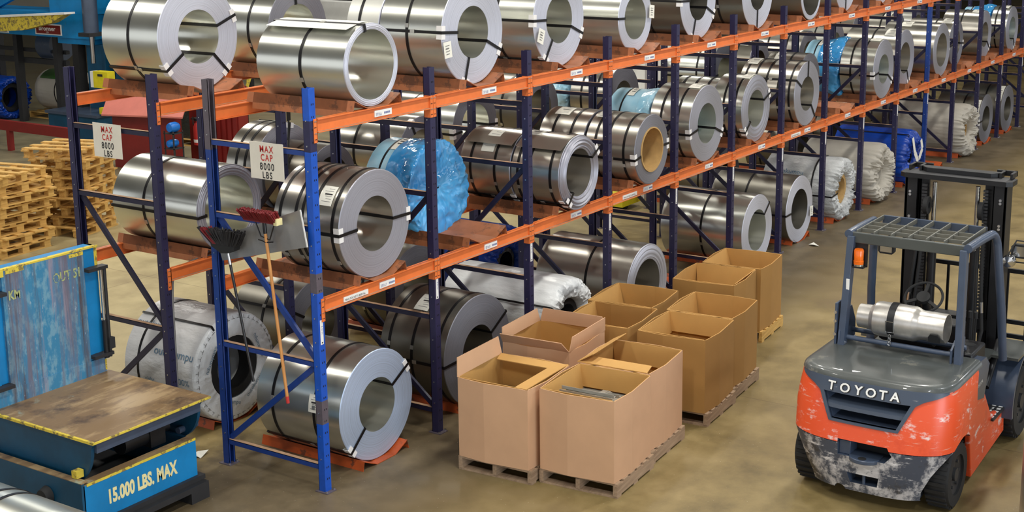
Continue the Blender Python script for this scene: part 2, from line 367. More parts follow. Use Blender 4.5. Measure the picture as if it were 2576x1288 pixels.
def thing(name, label, cat, loc=(0, 0, 0), rz=0.0, group=None):
    o = bpy.data.objects.new(name, None); C.objects.link(o); o.location = loc; o.rotation_euler = (0, 0, rz); o.empty_display_size = 0.2
    o['label'] = label; o['category'] = cat
    if group: o['group'] = group
    return o
def tag(o, label, cat, group=None):
    o['label'] = label; o['category'] = cat
    if group: o['group'] = group
    return o
def struct(o):
    o['kind'] = 'structure'; return o
def copy_tree(o, parent=None):
    c = o.copy(); C.objects.link(c)
    if parent is not None: c.parent = parent
    for ch in list(o.children): copy_tree(ch, c)
    return c
ORD = ['first', 'second', 'third', 'fourth', 'fifth', 'sixth', 'seventh', 'eighth', 'ninth', 'tenth', 'eleventh', 'twelfth', 'thirteenth', 'fourteenth', 'fifteenth', 'sixteenth', 'seventeenth', 'eighteenth', 'nineteenth', 'twentieth']

# ------------------------------------------------------------------ the room
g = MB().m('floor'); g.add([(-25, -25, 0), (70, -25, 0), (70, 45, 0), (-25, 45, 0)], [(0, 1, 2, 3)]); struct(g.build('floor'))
g = MB().m('ceiling'); g.add([(-25, -25, 10), (-25, 45, 10), (70, 45, 10), (70, -25, 10)], [(0, 1, 2, 3)])
for x in range(-24, 70, 4): g.b2(x, x+0.2, -25, 45, 9.5, 9.99)
struct(g.build('ceiling'))
g = MB().m('wall'); g.b2(-25, 70, 44.6, 44.9, 0, 10); struct(g.build('wall_back'))
g = MB().m('wall_far'); g.b2(69.6, 69.9, -25, 44.5, 0, 10); struct(g.build('wall_right'))

# ------------------------------------------------------------------ pallet racks
from mathutils import noise as mnoise
S, D, GY, HT = 1.6, 1.225, 1.859, 3.508
ZB = {1: 1.723, 2: 3.250}
BARZ = (0.245, 1.17, 2.35, 2.99)
NB = 16
def post_mesh(facing, segs, holes=True, lab=True):
    """facing -1: plain face towards -Y (aisle side of a frame), +1: towards +Y. Channel opens inward."""
    g = MB(); f = facing
    for z0, z1, mt in segs:
        g.m(mt); g.b2(-0.038, 0.038, 0, -f*0.005, z0, z1)
        for x in (-1, 1): g.b2(x*0.038, x*0.033, -f*0.005, -f*0.072, z0, z1)
        g.b2(-0.038, -0.020, -f*0.072, -f*0.067, z0, z1); g.b2(0.020, 0.038, -f*0.072, -f*0.067, z0, z1)
    g.m('hole')
    if holes:
        z = 0.12
        while z < HT-0.06:
            for x in (-0.008, 0.014): g.box((x, f*0.0006, z), (0.008, 0.0012, 0.016))
            z += 0.105
        g.m('bolt'); z = 0.3
        while z < HT-0.1:
            g.cyl((-0.039, -f*0.036, z), (-0.043, -f*0.036, z), 0.007, 6)
            z += 0.21
    return g
def upright(label, X, y0, y1, flip, post_f, post_r, bar, group, stickers=True):
    t = thing('rack_upright', label, 'rack frame', (X, y0, 0), 0, group); d = y1-y0
    post_mesh(-1, post_f).build('post', t); post_mesh(1, post_r).build('post', t, (0, d, 0))
    for y in (0, d):
        g = MB().m('greysteel'); yy = 0.03 if y == 0 else -0.03
        g.b2(-0.06, 0.06, yy-0.07, yy+0.07, 0, 0.008)
        for x in (-0.048, 0.048): g.m('bolt').cyl((x, yy-0.05, 0.008), (x, yy-0.05, 0.022), 0.011, 6)
        g.build('foot_plate', t, (0, y, 0))
    for z in BARZ:
        g = MB().m(bar); g.b2(-0.03, -0.026, 0.03, d-0.03, z-0.045, z); g.b2(-0.03, 0.014, 0.03, d-0.03, z-0.004, z)
        g.m('dust').b2(-0.027, 0.013, 0.05, d-0.05, z, z+0.0008)
        g.build('crossbar', t)
    pairs = ((BARZ[0], BARZ[1]), (BARZ[2], BARZ[1])) if flip else ((BARZ[1], BARZ[0]), (BARZ[1], BARZ[2]))
    for zr, zf in pairs:                               # z at rear post -> z at front post
        g = MB().m(bar); sgn = -1 if zf > zr else 1
        p, q = Vector((0.004, d-0.06, zr-0.03 if zr > zf else zr)), Vector((0.004, 0.06, zf-0.03 if zf > zr else zf))
        g.bar(p, q, 0.028, 0.05); g.build('diagonal_brace', t)
    if stickers:
        g = MB().m('white'); g.b2(-0.018, 0.018, -0.0018, 0.0, 1.33, 1.545)
        g.m('bluelab').text('H-10 8', 0.026, (0.012, -0.0018, 1.42), (0, 0, 1), (-1, 0, 0)); g.m('ink').b2(-0.006, 0.008, -0.0026, -0.0018, 1.34, 1.352)
        g.build('location_sticker', t)['label'] = 'white location sticker on the navy post'
    return t
navy = [(0, HT, 'navy')]
blue0 = [(0, 0.62, 'blue'), (0.62, 0.83, 'greysteel'), (0.83, 1.78, 'blue'), (1.78, 1.95, 'greysteel'), (1.95, 2.98, 'blue'), (2.98, 3.24, 'navy'), (3.24, HT, 'blue')]
rear0 = [(0, 2.9, 'blued'), (2.9, HT, 'greysteel')]
UF, UB = [], []
t = upright('bright blue end upright frame of the front rack row with cream load sign', 0, 0, D, True, blue0, rear0, 'blued', 'rack upright frames'); UF.append(t)
proto = None
def rowname(k): return 'front' if k == 'A' else 'back'
for i in range(1, NB+1):
    lab = 'navy upright frame of the front rack row, %s one behind the blue end frame' % ORD[i-1]
    if i == 10: lab = 'blue painted upright frame far along the front rack row, beyond the blue wrapped coil'
    if proto is None:
        o = proto = upright(lab, i*S, 0, D, False, navy, navy, 'navyd', 'rack upright frames')
    elif i == 10:
        o = upright(lab, i*S, 0, D, False, [(0, HT, 'blued')], navy, 'navyd', 'rack upright frames')
    else:
        o = copy_tree(proto); o.location = (i*S, 0, 0); o['label'] = lab
    UF.append(o)
t = upright('navy end upright frame of the back rack row with cream load sign', 0, GY, GY+1.18, True, navy, navy, 'navyd', 'rack upright frames', False); UB.append(t)
protob = None
for i in range(1, NB):
    lab = 'navy upright frame of the back rack row, %s one behind its end frame' % ORD[i-1]
    if protob is None: o = protob = upright(lab, i*S, GY, GY+1.18, False, navy, navy, 'navyd', 'rack upright frames', False)
    else: o = copy_tree(protob); o.location = (i*S, GY, 0); o['label'] = lab
    UB.append(o)

def beam(label, X, Y, z, f, labels, first=False):
    """f=-1 outer face to -Y, +1 to +Y; origin at left post centre, top of beam"""
    t = thing('rack_beam', label, 'rack beam', (X, Y, z-0.115), 0, 'orange rack beams'); t['kind'] = 'thing'
    g = MB().m('orange'); a, b = 0.044, S-0.044
    g.b2(a, b, -f*0.004, -f*0.012, 0, 0.115)
    g.b2(a, b, f*0.022, -f*0.036, 0.107, 0.115); g.b2(a, b, f*0.022, -f*0.036, 0, 0.008)
    g.m('dust').b2(a, b, f*0.021, -f*0.004, 0.008, 0.0095)
    g.build('beam_rail', t, bevel=0.002)
    for x, sx in ((0, 1), (S, -1)):
        g = MB().m('orange'); g.b2(x+sx*0.003, x+sx*0.046, f*0.002, f*0.008, -0.082, 0.118); g.b2(x+sx*0.0385, x+sx*0.0465, f*0.008, -f*0.06, -0.082, 0.118)
        for zz, mt in ((0.095, 'bolt'), (0.045, 'hole'), (-0.005, 'bolt'), (-0.055, 'hole')):
            g.m(mt)
            for xx in (0.014, 0.028): g.cyl((x+sx*xx, f*0.008, zz), (x+sx*xx, f*(0.013 if mt == 'bolt' else 0.0085), zz), 0.0055, 8)
        g.build('end_connector', t)
    for kind, x0, x1, z0, z1, txt in labels:
        g = MB().m('white'); y = f*0.006; g.b2(x0, x1, -f*0.004, y, z0, z1); ux = (1, 0, 0)
        if kind == 'loc':
            g.m('bluelab').text(txt, 0.040, (x0+0.012, y, z0+0.008), ux, (0, 0, 1), sx=0.8)
            for k in range(11): g.m('bluelab').b2(x0+0.125+k*0.0075, x0+0.125+k*0.0075+(0.0045 if k % 3 else 0.006), y, y-0.0012, z0+0.016, z0+0.034)
        else:
            g.m('ink').text(txt, 0.028, (x0+0.012, y, z0+0.008), ux, (0, 0, 1), sx=0.92)
        g.build('location_label' if kind == 'loc' else 'capacity_label', t)['label'] = 'white printed label stuck on the orange beam'
    return t
for i in range(NB):
    for lv, nm in ((2, 'upper'), (1, 'lower')):
        if lv == 2 and i > 11 or i > 14: continue
        z = ZB[lv]; labs = []
        n0 = 166+i*2 if lv == 2 else 167+i*2
        if lv == 2: labs = [('loc', 0.78, 1.01, 0.028, 0.084, 'SP%d' % n0)]
        else:
            labs = [('loc', 0.77, 0.98, 0.022, 0.078, 'SP%d' % n0)]
            if i in (0, 3, 6): labs.append(('cap', 0.29, 0.61, 0.018, 0.062, 'MAX POCKETS 8000 lbs'))
        beam('orange aisle side beam of the front rack, %s level, %s bay from the near end' % (nm, ORD[i]), i*S, 0, z, -1, labs)
        if i < 4: beam('orange inner beam of the front rack, %s level, %s bay from the near end' % (nm, ORD[i]), i*S, D, z, 1, [])
        if i < 6 or (lv == 1 and 7 <= i < 14): beam('orange beam on the near face of the back rack, %s level, %s bay' % (nm, ORD[i]), i*S, GY, z, -1, [])
        if i < 2 or (lv == 1 and 7 <= i < 14): beam('orange far side beam of the back rack, %s level, %s bay' % (nm, ORD[i]), i*S, GY+1.18, z, 1, [])

# ------------------------------------------------------------------ coil cradles (folded plate, two ridges and a flat valley)
def cradle_mesh(mt, L, h=0.088, wdt=0.33, hang=True):
    g = MB().m(mt); th = 0.008
    top = [(-wdt, 0.0), (-wdt+0.025, h), (-0.13, 0.006), (0.13, 0.006), (wdt-0.025, h), (wdt, 0.0)]
    nrm = []
    for k in range(len(top)):
        a = Vector(top[max(k-1, 0)]); b = Vector(top[min(k+1, 5)]); d = (b-a).normalized(); nrm.append(Vector((d.y, -d.x)))
    bot = [(p[0]+q.x*th, max(p[1]+q.y*th, 0.0)) for p, q in zip(top, nrm)]
    g.prism(top+bot[::-1], 'Y', 0, L)
    if hang:
        for s_ in (-1, 1): g.prism([(s_*wdt, 0.0), (s_*(wdt-0.025), h), (s_*(wdt-0.033), h-0.004), (s_*(wdt-0.008), 0.0), (s_*wdt, -0.055), (s_*(wdt+0.008), -0.055)], 'Y', 0.075, L-0.075)
    return g
CR = {}
def cradle(label, X, Y, z, floor=False, L=1.24):
    key = (floor, L)
    if key not in CR: CR[key] = cradle_mesh('cradlef' if floor else 'cradle', L, hang=not floor).mesh('coil_cradle')
    o = bpy.data.objects.new('coil_cradle', CR[key]); C.objects.link(o); o.location = (X, Y, z)
    return tag(o, label, 'cradle', 'folded steel coil cradles')

# ------------------------------------------------------------------ coils
def strap_ring(R, y, wd=0.030):
    g = MB().m('strap'); g.lathe([(R-0.001, y-wd/2), (R+0.005, y-wd/2), (R+0.005, y+wd/2), (R-0.001, y+wd/2)], (0, 0, 0), 'Y', 72)
    return g
def arc_patch(g, R, a0, a1, y0, y1, th=0.003, n=8):
    vs = []
    for i in range(n+1):
        a = a0+(a1-a0)*i/n
        for rr in (R, R+th):
            for y in (y0, y1): vs.append((math.cos(a)*rr, y, math.sin(a)*rr))
    fs = []
    for i in range(n):
        b, c = 4*i, 4*i+4
        fs += [(b+2, b+3, c+3, c+2), (b, c, c+1, b+1), (b, b+2, c+2, c), (b+1, c+1, c+3, b+3)]
    fs += [(0, 1, 3, 2), (4*n, 4*n+2, 4*n+3, 4*n+1)]
    return g.add(vs, fs, False)
def coil(label, X, Y, zb, R, r, L, mat='galv', side='side', bands=(0.5,), eyes=(), tags=(), prot=True, group='steel coils on the racks', core=None, ftags=(), telescopic=0.0, seal_a=200, flap=None, bw=0.03):
    """front face at Y, runs back to Y+L; angles in degrees, 0 = away along the aisle, 90 = up"""
    t = thing('steel_coil', label, 'coil', (X, Y, zb), 0, group); o = (0, 0, R); rad = math.radians
    g = MB(); th = R-r; prof = []; ms = []
    def P(rr, y, m_): prof.append((rr, y)); ms.append(m_)
    P(R, 0.006, mat); P(R, L-0.006, side); P(R-0.006, L, side); P(r, L, mat); P(r, 0.0, side)
    if telescopic:
        k = 7
        for q in range(k): P(r+th*(q+0.15)/k, -telescopic*math.sin(PI*(q+0.5)/k)*(0.6+0.4*(q % 2)), side); P(r+th*(q+0.85)/k, -telescopic*math.sin(PI*(q+0.5)/k)*(0.7+0.3*((q+1) % 2)), side)
    P(R-0.006, 0.0, side)
    g.lathe(prof, (0, 0, 0), 'Y', 96, True, mats=ms); g.build('coil_body', t, o, sharp=25)
    for b in bands: 
        g = strap_ring(R, b*L, bw); a = rad(seal_a); e = Vector((math.cos(a), 0, math.sin(a)))
        g.m('seal').bar(e*(R+0.007)+Vector((0, b*L-0.018, 0)), e*(R+0.007)+Vector((0, b*L+0.018, 0)), 0.04, 0.006, e)
        g.build('strap', t, o)
    for a_ in eyes:
        a = rad(a_); e = Vector((math.cos(a), 0, math.sin(a))); ya = Vector((0, 1, 0)); g = MB().m('strap'); wd = 0.028; f0 = -0.008-telescopic
        g.bar(e*(R+0.007)+ya*f0, e*(R+0.007)+ya*(L+0.008), wd, 0.004, e)
        g.bar(e*(r-0.004)+ya*f0, e*(R+0.009)+ya*f0, wd, 0.004, ya)
        g.bar(e*(r-0.004)+ya*f0, e*(r-0.004)+ya*(L+0.008), wd, 0.004, e)
        g.bar(e*(r-0.004)+ya*(L+0.008), e*(R+0.009)+ya*(L+0.008), wd, 0.004, ya)
        g.m('seal').bar(e*(R+0.010)+ya*(L*0.42), e*(R+0.010)+ya*(L*0.42+0.05), 0.038, 0.004, e)
        g.build('eye_strap', t, o)
        if prot:
            g = MB().m('prot')
            g.bar(e*(R+0.003)+ya*-0.005, e*(R+0.003)+ya*0.055, 0.125, 0.006, e); g.bar(e*(R-0.05)+ya*(f0+0.003), e*(R+0.005)+ya*(f0+0.003), 0.125, 0.006, ya)
            g.build('edge_protector', t, o)
    for a_, y0, y1, wdeg in tags:
        g = MB().m('paper'); arc_patch(g, R+0.006, rad(a_-wdeg/2), rad(a_+wdeg/2), y0, y1); g.m('greyink')
        for q in range(6):
            if q == 2: g.m('ink')
            if q == 3: g.m('greyink')
            aa = rad(a_-wdeg/2+wdeg*(0.14+0.13*q)); arc_patch(g, R+0.0085, aa, aa+rad(0.5 if q != 2 else 1.6), y0+(y1-y0)*0.15, y0+(y1-y0)*(0.55+0.08*((q*3) % 4)), 0.0012, 1)
        g.build('paper_tag', t, o)['label'] = 'white paper tag with printed lines'
    for a_, q0, tilt in ftags:                                   # tag hanging in front of the edge face
        a = rad(a_); c = Vector((math.cos(a)*q0, -0.03-telescopic, math.sin(a)*q0)); b = rad(tilt); ux = Vector((math.cos(b), 0.1, math.sin(b))); uz = Vector((-math.sin(b), 0.05, math.cos(b)))
        g = MB().m('paper'); g.bar(c-uz*0.075, c+uz*0.075, 0.115, 0.003, (0, -1, 0)); g.m('greyink')
        for q in range(4): g.bar(c-ux*0.035+uz*(0.04-0.026*q)-Vector((0, 0.0045, 0)), c+ux*(0.03-0.01*(q % 2))+uz*(0.04-0.026*q)-Vector((0, 0.0045, 0)), 0.006 if q != 1 else 0.012, 0.001, (0, -1, 0))
        g.build('paper_tag', t, o)['label'] = 'white paper tag hanging at the coil mouth'
    if core:
        g = MB().m(core); g.lathe([(r+0.001, -0.012), (r+0.001, L), (r-0.014, L), (r-0.014, -0.012)], (0, 0, 0), 'Y', 72); g.build('coil_core', t, o)['label'] = 'tan cardboard core'
    if flap:
        a0, a1, y0, y1 = flap[:4]; g = MB().m(flap[4] if len(flap) > 4 else 'tail'); vs = []; n_ = 14
        for i in range(n_+1):
            u = i/n_; a = rad(a0+(a1-a0)*u); q = R+0.004+0.035*max(0, u-0.45)**2/0.3
            for dq in (0, 0.003):
                for y in (y0, y1): vs.append((math.cos(a)*(q+dq), y, math.sin(a)*(q+dq)))
        fs = [(0, 1, 3, 2), (4*n_, 4*n_+2, 4*n_+3, 4*n_+1)]
        for i in range(n_): b, c = 4*i, 4*i+4; fs += [(b+2, b+3, c+3, c+2), (b, c, c+1, b+1), (b, b+2, c+2, c), (b+1, c+1, c+3, b+3)]
        g.add(vs, fs, True); g.build('loose_tail', t, o)['label'] = 'loose end of the outer strip lapped over the top'
    return t
def nz(*p, s=1.0): return mnoise.noise(Vector(p)*s)
def wrapped(label, X, Y, zb, R, r, L, film_='filmw', pleat=0.03, bands=(), open_core=True, coremat='black', group='wrapped coils', seed=0.0, bulge=0.05, sag=0.0, texts=(), wr=0.012, long_strap=None, endmat=None, dashes=False, flat=0.0):
    t = thing('wrapped_coil', label, 'wrapped coil', (X, Y, zb), 0, group); o = (0, 0, R); n = 180; rad = math.radians
    ri = r/R; prof = [(1.0, L, 0)]+[(1.0, L*(1-q/9), 0) for q in range(1, 8)]+[(1.0, L*0.12, 0.3), (1.0, 0.06, 0.5), (0.99, 0.015, 0.7), (0.96, -bulge*0.45, 0.9)]
    for q in range(1, 11): prof.append((0.93+(ri-0.93)*q/11, -bulge*(0.7+0.3*math.sin(PI*q/11)), 1.0))
    prof += [(ri, -bulge*0.3, 0.6), (ri*0.97, 0.10, 0.2), (ri*0.97, L*0.6, 0)]
    if not open_core: prof = prof[:8]+[(0.5, -bulge*1.1, 0.9), (0.2, -bulge*1.2, 0.6), (0.01, -bulge*1.2, 0)]
    g = MB().m(film_); vs = []
    for (f, y, pl) in prof:
        for i in range(n):
            a = 2*PI*i/n; c, d = math.cos(a), math.sin(a)
            k = nz(c*3+seed, d*3, y*2.0, s=1.3); k2 = nz(c*11+seed, d*11, y*3, s=1.0); fold = 1-2.6*abs(nz(c*6.5+seed, d*6.5, f*0.8)); f2 = 1-2*abs(nz(c*f*9, d*f*9, seed)); lo = nz(c*f*2.2, d*f*2.2, seed)
            rr = f*R*(1+wr*k2+wr*1.2*k)+pleat*0.22*pl*(fold*0.7+0.3*f2)
            yy = y-pleat*pl*(fold*0.45+f2*0.5+0.9*lo)
            z = d*rr
            if sag and d < 0: z *= 1+sag*pl
            if z < -R+0.002 and flat: z = -R+0.002
            vs.append((c*rr, yy, z))
    m_ = len(prof); fs = [(j*n+i, j*n+(i+1) % n, (j+1)*n+(i+1) % n, (j+1)*n+i) for j in range(m_-1) for i in range(n)]
    fs.append(tuple(range(n)))
    g.smooth = True; g.add(vs, fs, True)
    if endmat:
        g.m(endmat); k0 = 10*n
        for q in range(k0, len(g.mi)-1): g.mi[q] = g.cur
    if dashes:
        g.m('greyink')
        for q in range(44):
            a = 2*PI*q/44; e = Vector((math.cos(a), 0, math.sin(a))); y_ = Vector((0, -bulge-0.012, 0)); w_ = Vector((-math.sin(a), 0, math.cos(a)))
            g.bar(e*R*0.90+y_-w_*0.022, e*R*0.90+y_+w_*0.022, 0.004, 0.002, (0, -1, 0)); g.bar(e*R*0.90+y_, e*R*0.955+y_*0.8, 0.003, 0.002, (0, -1, 0))
        for a_ in (150, 20, 250, 310):
            a = rad(a_); e = Vector((math.cos(a), 0, math.sin(a))); u_ = Vector((-math.sin(a), 0, math.cos(a)))
            g.m('inkblue').text('outokumpu', 0.06, e*R*0.66+Vector((0, -bulge-0.014, 0))-u_*0.12, u_, -e)
    g.build('wrapping', t, o, sharp=45)
    if open_core:
        g = MB().m(coremat); g.lathe([(r*0.97, 0.0-bulge*0.2), (r*0.97, 0.16), (r*0.72, 0.16), (r*0.72, -bulge*0.25)], (0, 0, 0), 'Y', 64); g.build('core_ring', t, o)
    for b in bands: strap_ring(R*(1+wr), b*L, 0.025).build('strap', t, o)
    if long_strap is not None:
        a = rad(long_strap); e = Vector((math.cos(a), 0, math.sin(a))); ya = Vector((0, 1, 0)); q = R*(1+wr)+0.012
        g = MB().m('strap'); g.bar(e*q-ya*bulge, e*q+ya*L, 0.022, 0.004, e); g.bar(e*q-ya*(bulge+0.004), e*(r)-ya*(bulge+0.004), 0.022, 0.004, ya); g.build('eye_strap', t, o)
    for (txt, size, a_, y0, mt) in texts:                      # print on the cylinder, reading along the axis
        q = R*(1+wr*0.6)+0.006; g = MB().m(mt)
        def warp(u, v, a_=a_, y0=y0): 
            a = rad(a_)-v/q; return (math.cos(a)*q, y0-u, math.sin(a)*q)
        g.text(txt, size, (0, 0, 0), (1, 0, 0), (0, 0, 1), warp=warp); g.build('printed_lettering', t, o)
    return t

# ------------------------------------------------------------------ what lies on the racks
def bx(i): return (i+0.5)*S
LV = {'T': ZB[2], 'M': ZB[1], 'F': 0.0}
LVN = {'T': 'upper beams', 'M': 'lower beams', 'F': 'floor'}
def cr(row, i, lv, Y=None):
    y0 = (-0.02 if row == 'A' else GY-0.02) if Y is None else Y
    cradle('%s folded steel cradle on the %s of the %s rack, %s bay' % ('red orange' if lv == 'F' else 'rusty orange', LVN[lv], rowname(row), ORD[i]), bx(i)+0.01, y0, LV[lv]+0.0005, lv == 'F')
zb = lambda lv: LV[lv]+0.0075
# front rack, upper beams
cr('A', 0, 'T'); coil('thin walled wide galvanised coil with one black band, nearest on the front rack top', 0.80, 0.03, zb('T'), 0.358, 0.302, 1.01, 'galv', 'side', (0.49,), (105,), (), False, flap=(84, 128, 0.06, 0.98), telescopic=0.006)
cr('A', 1, 'T'); coil('large galvanised coil with three eye straps and hanging tag, second on top of front rack', 2.40, 0.11, zb('T'), 0.497, 0.249, 0.74, 'galv', 'side', (0.55,), (176, -25, -108), (), seal_a=170, ftags=((196, 0.46, 4),))
coil('pale matt coil lying directly behind the second top coil of the front rack', 2.40, 0.87, zb('T'), 0.49, 0.25, 0.40, 'tail', 'side', (0.6,), ())
cr('A', 2, 'T'); coil('large shiny coil with dark lower half and white tag, third on top of front rack', 4.00, 0.15, zb('T'), 0.494, 0.252, 1.10, 'galv', 'side', (0.42,), (178, -22, -125), (), seal_a=175, ftags=((200, 0.42, -22),))
cr('A', 3, 'T'); coil('smaller plain coil without bands on top of front rack, white tag at its mouth', 5.60, 0.135, zb('T'), 0.388, 0.247, 1.10, 'galv', 'side', (), (178,), (), False, ftags=((8, 0.34, -8),))
cr('A', 4, 'T'); coil('large coil with bright edge and slanting eye straps, fifth on top of front rack', 7.20, 0.14, zb('T'), 0.481, 0.246, 1.10, 'dull', 'side', (0.42,), (178, -25, -110), ())
cr('A', 5, 'T'); coil('large dark coil with a strap straight down its face, sixth on front rack top', 8.80, 0.07, zb('T'), 0.484, 0.236, 1.10, 'dull', 'side', (0.33,), (-92,), (), False)
cr('A', 6, 'T'); coil('thin walled dull grey coil, seventh on top of front rack', 10.40, -0.03, zb('T'), 0.363, 0.300, 1.10, 'dull', 'side', (), (), ())
cr('A', 7, 'T'); coil('bright edged coil cut by the top of the picture, eighth on top of front rack', 12.0, 0.07, zb('T'), 0.42, 0.25, 0.9, 'galv', 'side', (0.5,), (-90,), (), False)
cr('A', 8, 'T'); coil('coil just showing its bottom at the picture top, ninth on top of front rack', 13.6, 0.08, zb('T'), 0.44, 0.25, 0.9, 'galv', 'side', (0.5,), (), ())
# front rack, lower beams
cr('A', 0, 'M'); coil('brownish grey coil with many black bands and broad lavender edge, nearest on lower beams', 0.80, 0.05, zb('M'), 0.482, 0.246, 0.76, 'warm', 'sidem', (0.10, 0.40, 0.56, 0.66, 0.90), (0, 182), ((142, 0.12, 0.27, 22), (176, 0.52, 0.57, 9), (192, 0.52, 0.57, 9)), seal_a=215)
cr('A', 1, 'M')
cr('A', 2, 'M'); coil('shiny coil with uneven stepped edge, front one of the third lower bay', 4.02, -0.07, zb('M'), 0.402, 0.256, 0.60, 'warm', 'sidem', (0.18, 0.62, 0.86), (32, -132), ((98, 0.40, 0.58, 22),), telescopic=0.035, flap=(98, 140, 0.01, 0.58, 'warm'))
coil('shiny coil with printed tag, rear one of the third lower bay', 4.02, 0.55, zb('M'), 0.402, 0.256, 0.66, 'warm', 'sidem', (0.3, 0.78), (-132,), ((128, 0.24, 0.40, 46),), flap=(98, 140, 0.01, 0.64, 'warm'))
cr('A', 3, 'M'); coil('bronze toned coil on a cardboard core, front one of the fourth lower bay', 5.60, -0.09, zb('M'), 0.407, 0.262, 0.66, 'warm', 'sided', (0.22, 0.55, 0.8), (190, 2), ((108, 0.48, 0.62, 22),), core='cardcore')
coil('bronze toned coil with white tag, rear one of the fourth lower bay', 5.60, 0.60, zb('M'), 0.407, 0.262, 0.62, 'warm', 'sided', (0.3, 0.7), (), ((108, 0.30, 0.50, 26),))
cr('A', 4, 'M'); coil('bright narrow coil with big edge and label, in the fifth bay on lower beams', 7.20, 0.0, zb('M'), 0.480, 0.254, 0.56, 'galv', 'sidem', (0.30, 0.72), (190, -22), ((95, 0.03, 0.18, 30),))
cr('A', 5, 'M'); coil('narrow coil with whitish band paper, in the sixth bay on lower beams', 8.80, 0.06, zb('M'), 0.453, 0.252, 0.44, 'galv', 'sidem', (0.25, 0.62), (218, 22), ((98, 0.02, 0.14, 30),), telescopic=0.01)
coil('pale coil with three black bands, rear one of the sixth bay', 8.80, 0.54, zb('M'), 0.42, 0.25, 0.62, 'galv', 'sidem', (0.2, 0.5, 0.8), (), ())
cr('A', 6, 'M'); coil('wide reddish brown coil with five bands and green tinted bore, seventh bay', 10.40, -0.01, zb('M'), 0.465, 0.247, 0.88, 'warm', 'sidem', (0.1, 0.3, 0.52, 0.72, 0.9), (88, 150, -50), ((105, 0.68, 0.84, 28), (105, 0.30, 0.42, 24)), prot=False)
cr('A', 7, 'M'); coil('coil pushed back behind an empty cradle end in the eighth bay, lower beams', 12.0, 0.62, zb('M'), 0.43, 0.21, 0.60, 'warm', 'sided', (0.35,), (), ((120, 0.35, 0.48, 40),))
cr('A', 8, 'M'); coil('bright coil with large label and dark bore, ninth bay on lower beams', 13.6, -0.01, zb('M'), 0.480, 0.238, 0.57, 'galv', 'sidem', (0.35, 0.68), (188, -30), ((92, 0.03, 0.2, 30),))
cr('A', 9, 'M'); coil('grey brown coil with long tag, tenth bay on lower beams', 15.2, 0.18, zb('M'), 0.490, 0.27, 0.95, 'warm', 'sidem', (0.5,), (-62,), ((110, 0.10, 0.28, 34),))
cr('A', 10, 'M'); coil('wide plain coil with pale bore, eleventh bay behind the dull blue post', 16.8, 0.04, zb('M'), 0.484, 0.303, 0.98, 'warm', 'sidem', (0.8,), (), ((108, 0.5, 0.7, 26),))
cr('A', 11, 'M'); coil('coil with dark bore and crosswise strap, twelfth bay on lower beams', 18.4, 0.26, zb('M'), 0.452, 0.25, 0.85, 'warm', 'sided', (0.4,), (185, -5), ((105, 0.05, 0.22, 34),))
cr('A', 12, 'M'); coil('coil with very bright rim and white label, thirteenth bay on lower beams', 20.0, 0.17, zb('M'), 0.482, 0.25, 0.75, 'warm', 'sidem', (0.5,), (-40,), ((100, 0.04, 0.22, 30),))
cr('A', 13, 'M'); coil('steel coil at the right picture edge, fourteenth bay on lower beams', 21.6, 0.05, zb('M'), 0.47, 0.25, 0.34, 'galv', 'sidem', (0.3, 0.7), (-60,), ((98, 0.05, 0.2, 28),))
cr('A', 14, 'M')
# front rack, floor
cr('A', 0, 'F', 0.02); coil('big galvanised coil on the floor inside the blue end frame', 0.80, 0.10, zb('F'), 0.513, 0.250, 1.0, 'galv', 'sidebl', (0.30, 0.80), (222, 30), ((168, 0.25, 0.36, 18),), seal_a=172)
cr('A', 1, 'F', 0.02); coil('big dark grey coil on the floor behind the nearest cardboard boxes', 2.40, 0.12, zb('F'), 0.567, 0.260, 0.80, 'dull', 'sided', (0.12, 0.50, 0.86), (182, 30), ((118, 0.35, 0.52, 22),), prot=False, seal_a=168)
cr('A', 2, 'F', 0.02)
wrapped('long white plastic wrapped coil on the floor with black strap along it', 4.00, 0.10, 0.012, 0.47, 0.24, 1.36, 'filmw', 0.06, (), True, 'steeldk', seed=3.1, bulge=0.08, long_strap=150, wr=0.014)
cr('A', 3, 'F', 0.02); coil('wide shiny coil on the floor with one band, right of the white wrapped coil', 5.62, -0.03, zb('F'), 0.491, 0.31, 1.26, 'warm', 'side', (0.45,), (), (), telescopic=0.015)
cr('A', 4, 'F', 0.02)
cr('A', 5, 'F', 0.02); coil('wide shiny coil on the floor behind the farthest cardboard box', 8.80, 0.0, zb('F'), 0.495, 0.287, 1.24, 'galv', 'side', (0.5,), (40,), (), prot=False)
cr('A', 6, 'F', 0.02); coil('grey coil on the floor with paper tag hanging in its bore', 10.32, 0.02, zb('F'), 0.494, 0.30, 1.22, 'dull', 'side', (0.55,), (182,), (), prot=False, ftags=((-14, 0.40, -6),))
cr('A', 7, 'F', 0.02); wrapped('silver film wrapped coil with pleated crinkled end on the floor', 12.0, 0.06, 0.012, 0.49, 0.25, 1.1, 'films', 0.07, (0.25,), True, 'cardcore', seed=7.7, bulge=0.07, long_strap=185, texts=(('outokumpu', 0.11, 150, 0.95, 'inkblue'),))
cr('A', 8, 'F', 0.02); wrapped('creamy white wrapped coil with crumpled end on the floor', 13.6, 0.04, 0.012, 0.48, 0.22, 1.15, 'filmg', 0.10, (), True, 'filmg', seed=11.3, bulge=0.10)
cr('A', 9, 'F', 0.02); wrapped('deep blue tarp wrapped coil with white paper tails on the floor', 15.2, 0.06, 0.012, 0.48, 0.20, 1.2, 'filmdb', 0.08, (), True, 'blackfilm', seed=5.2, bulge=0.09, long_strap=120)
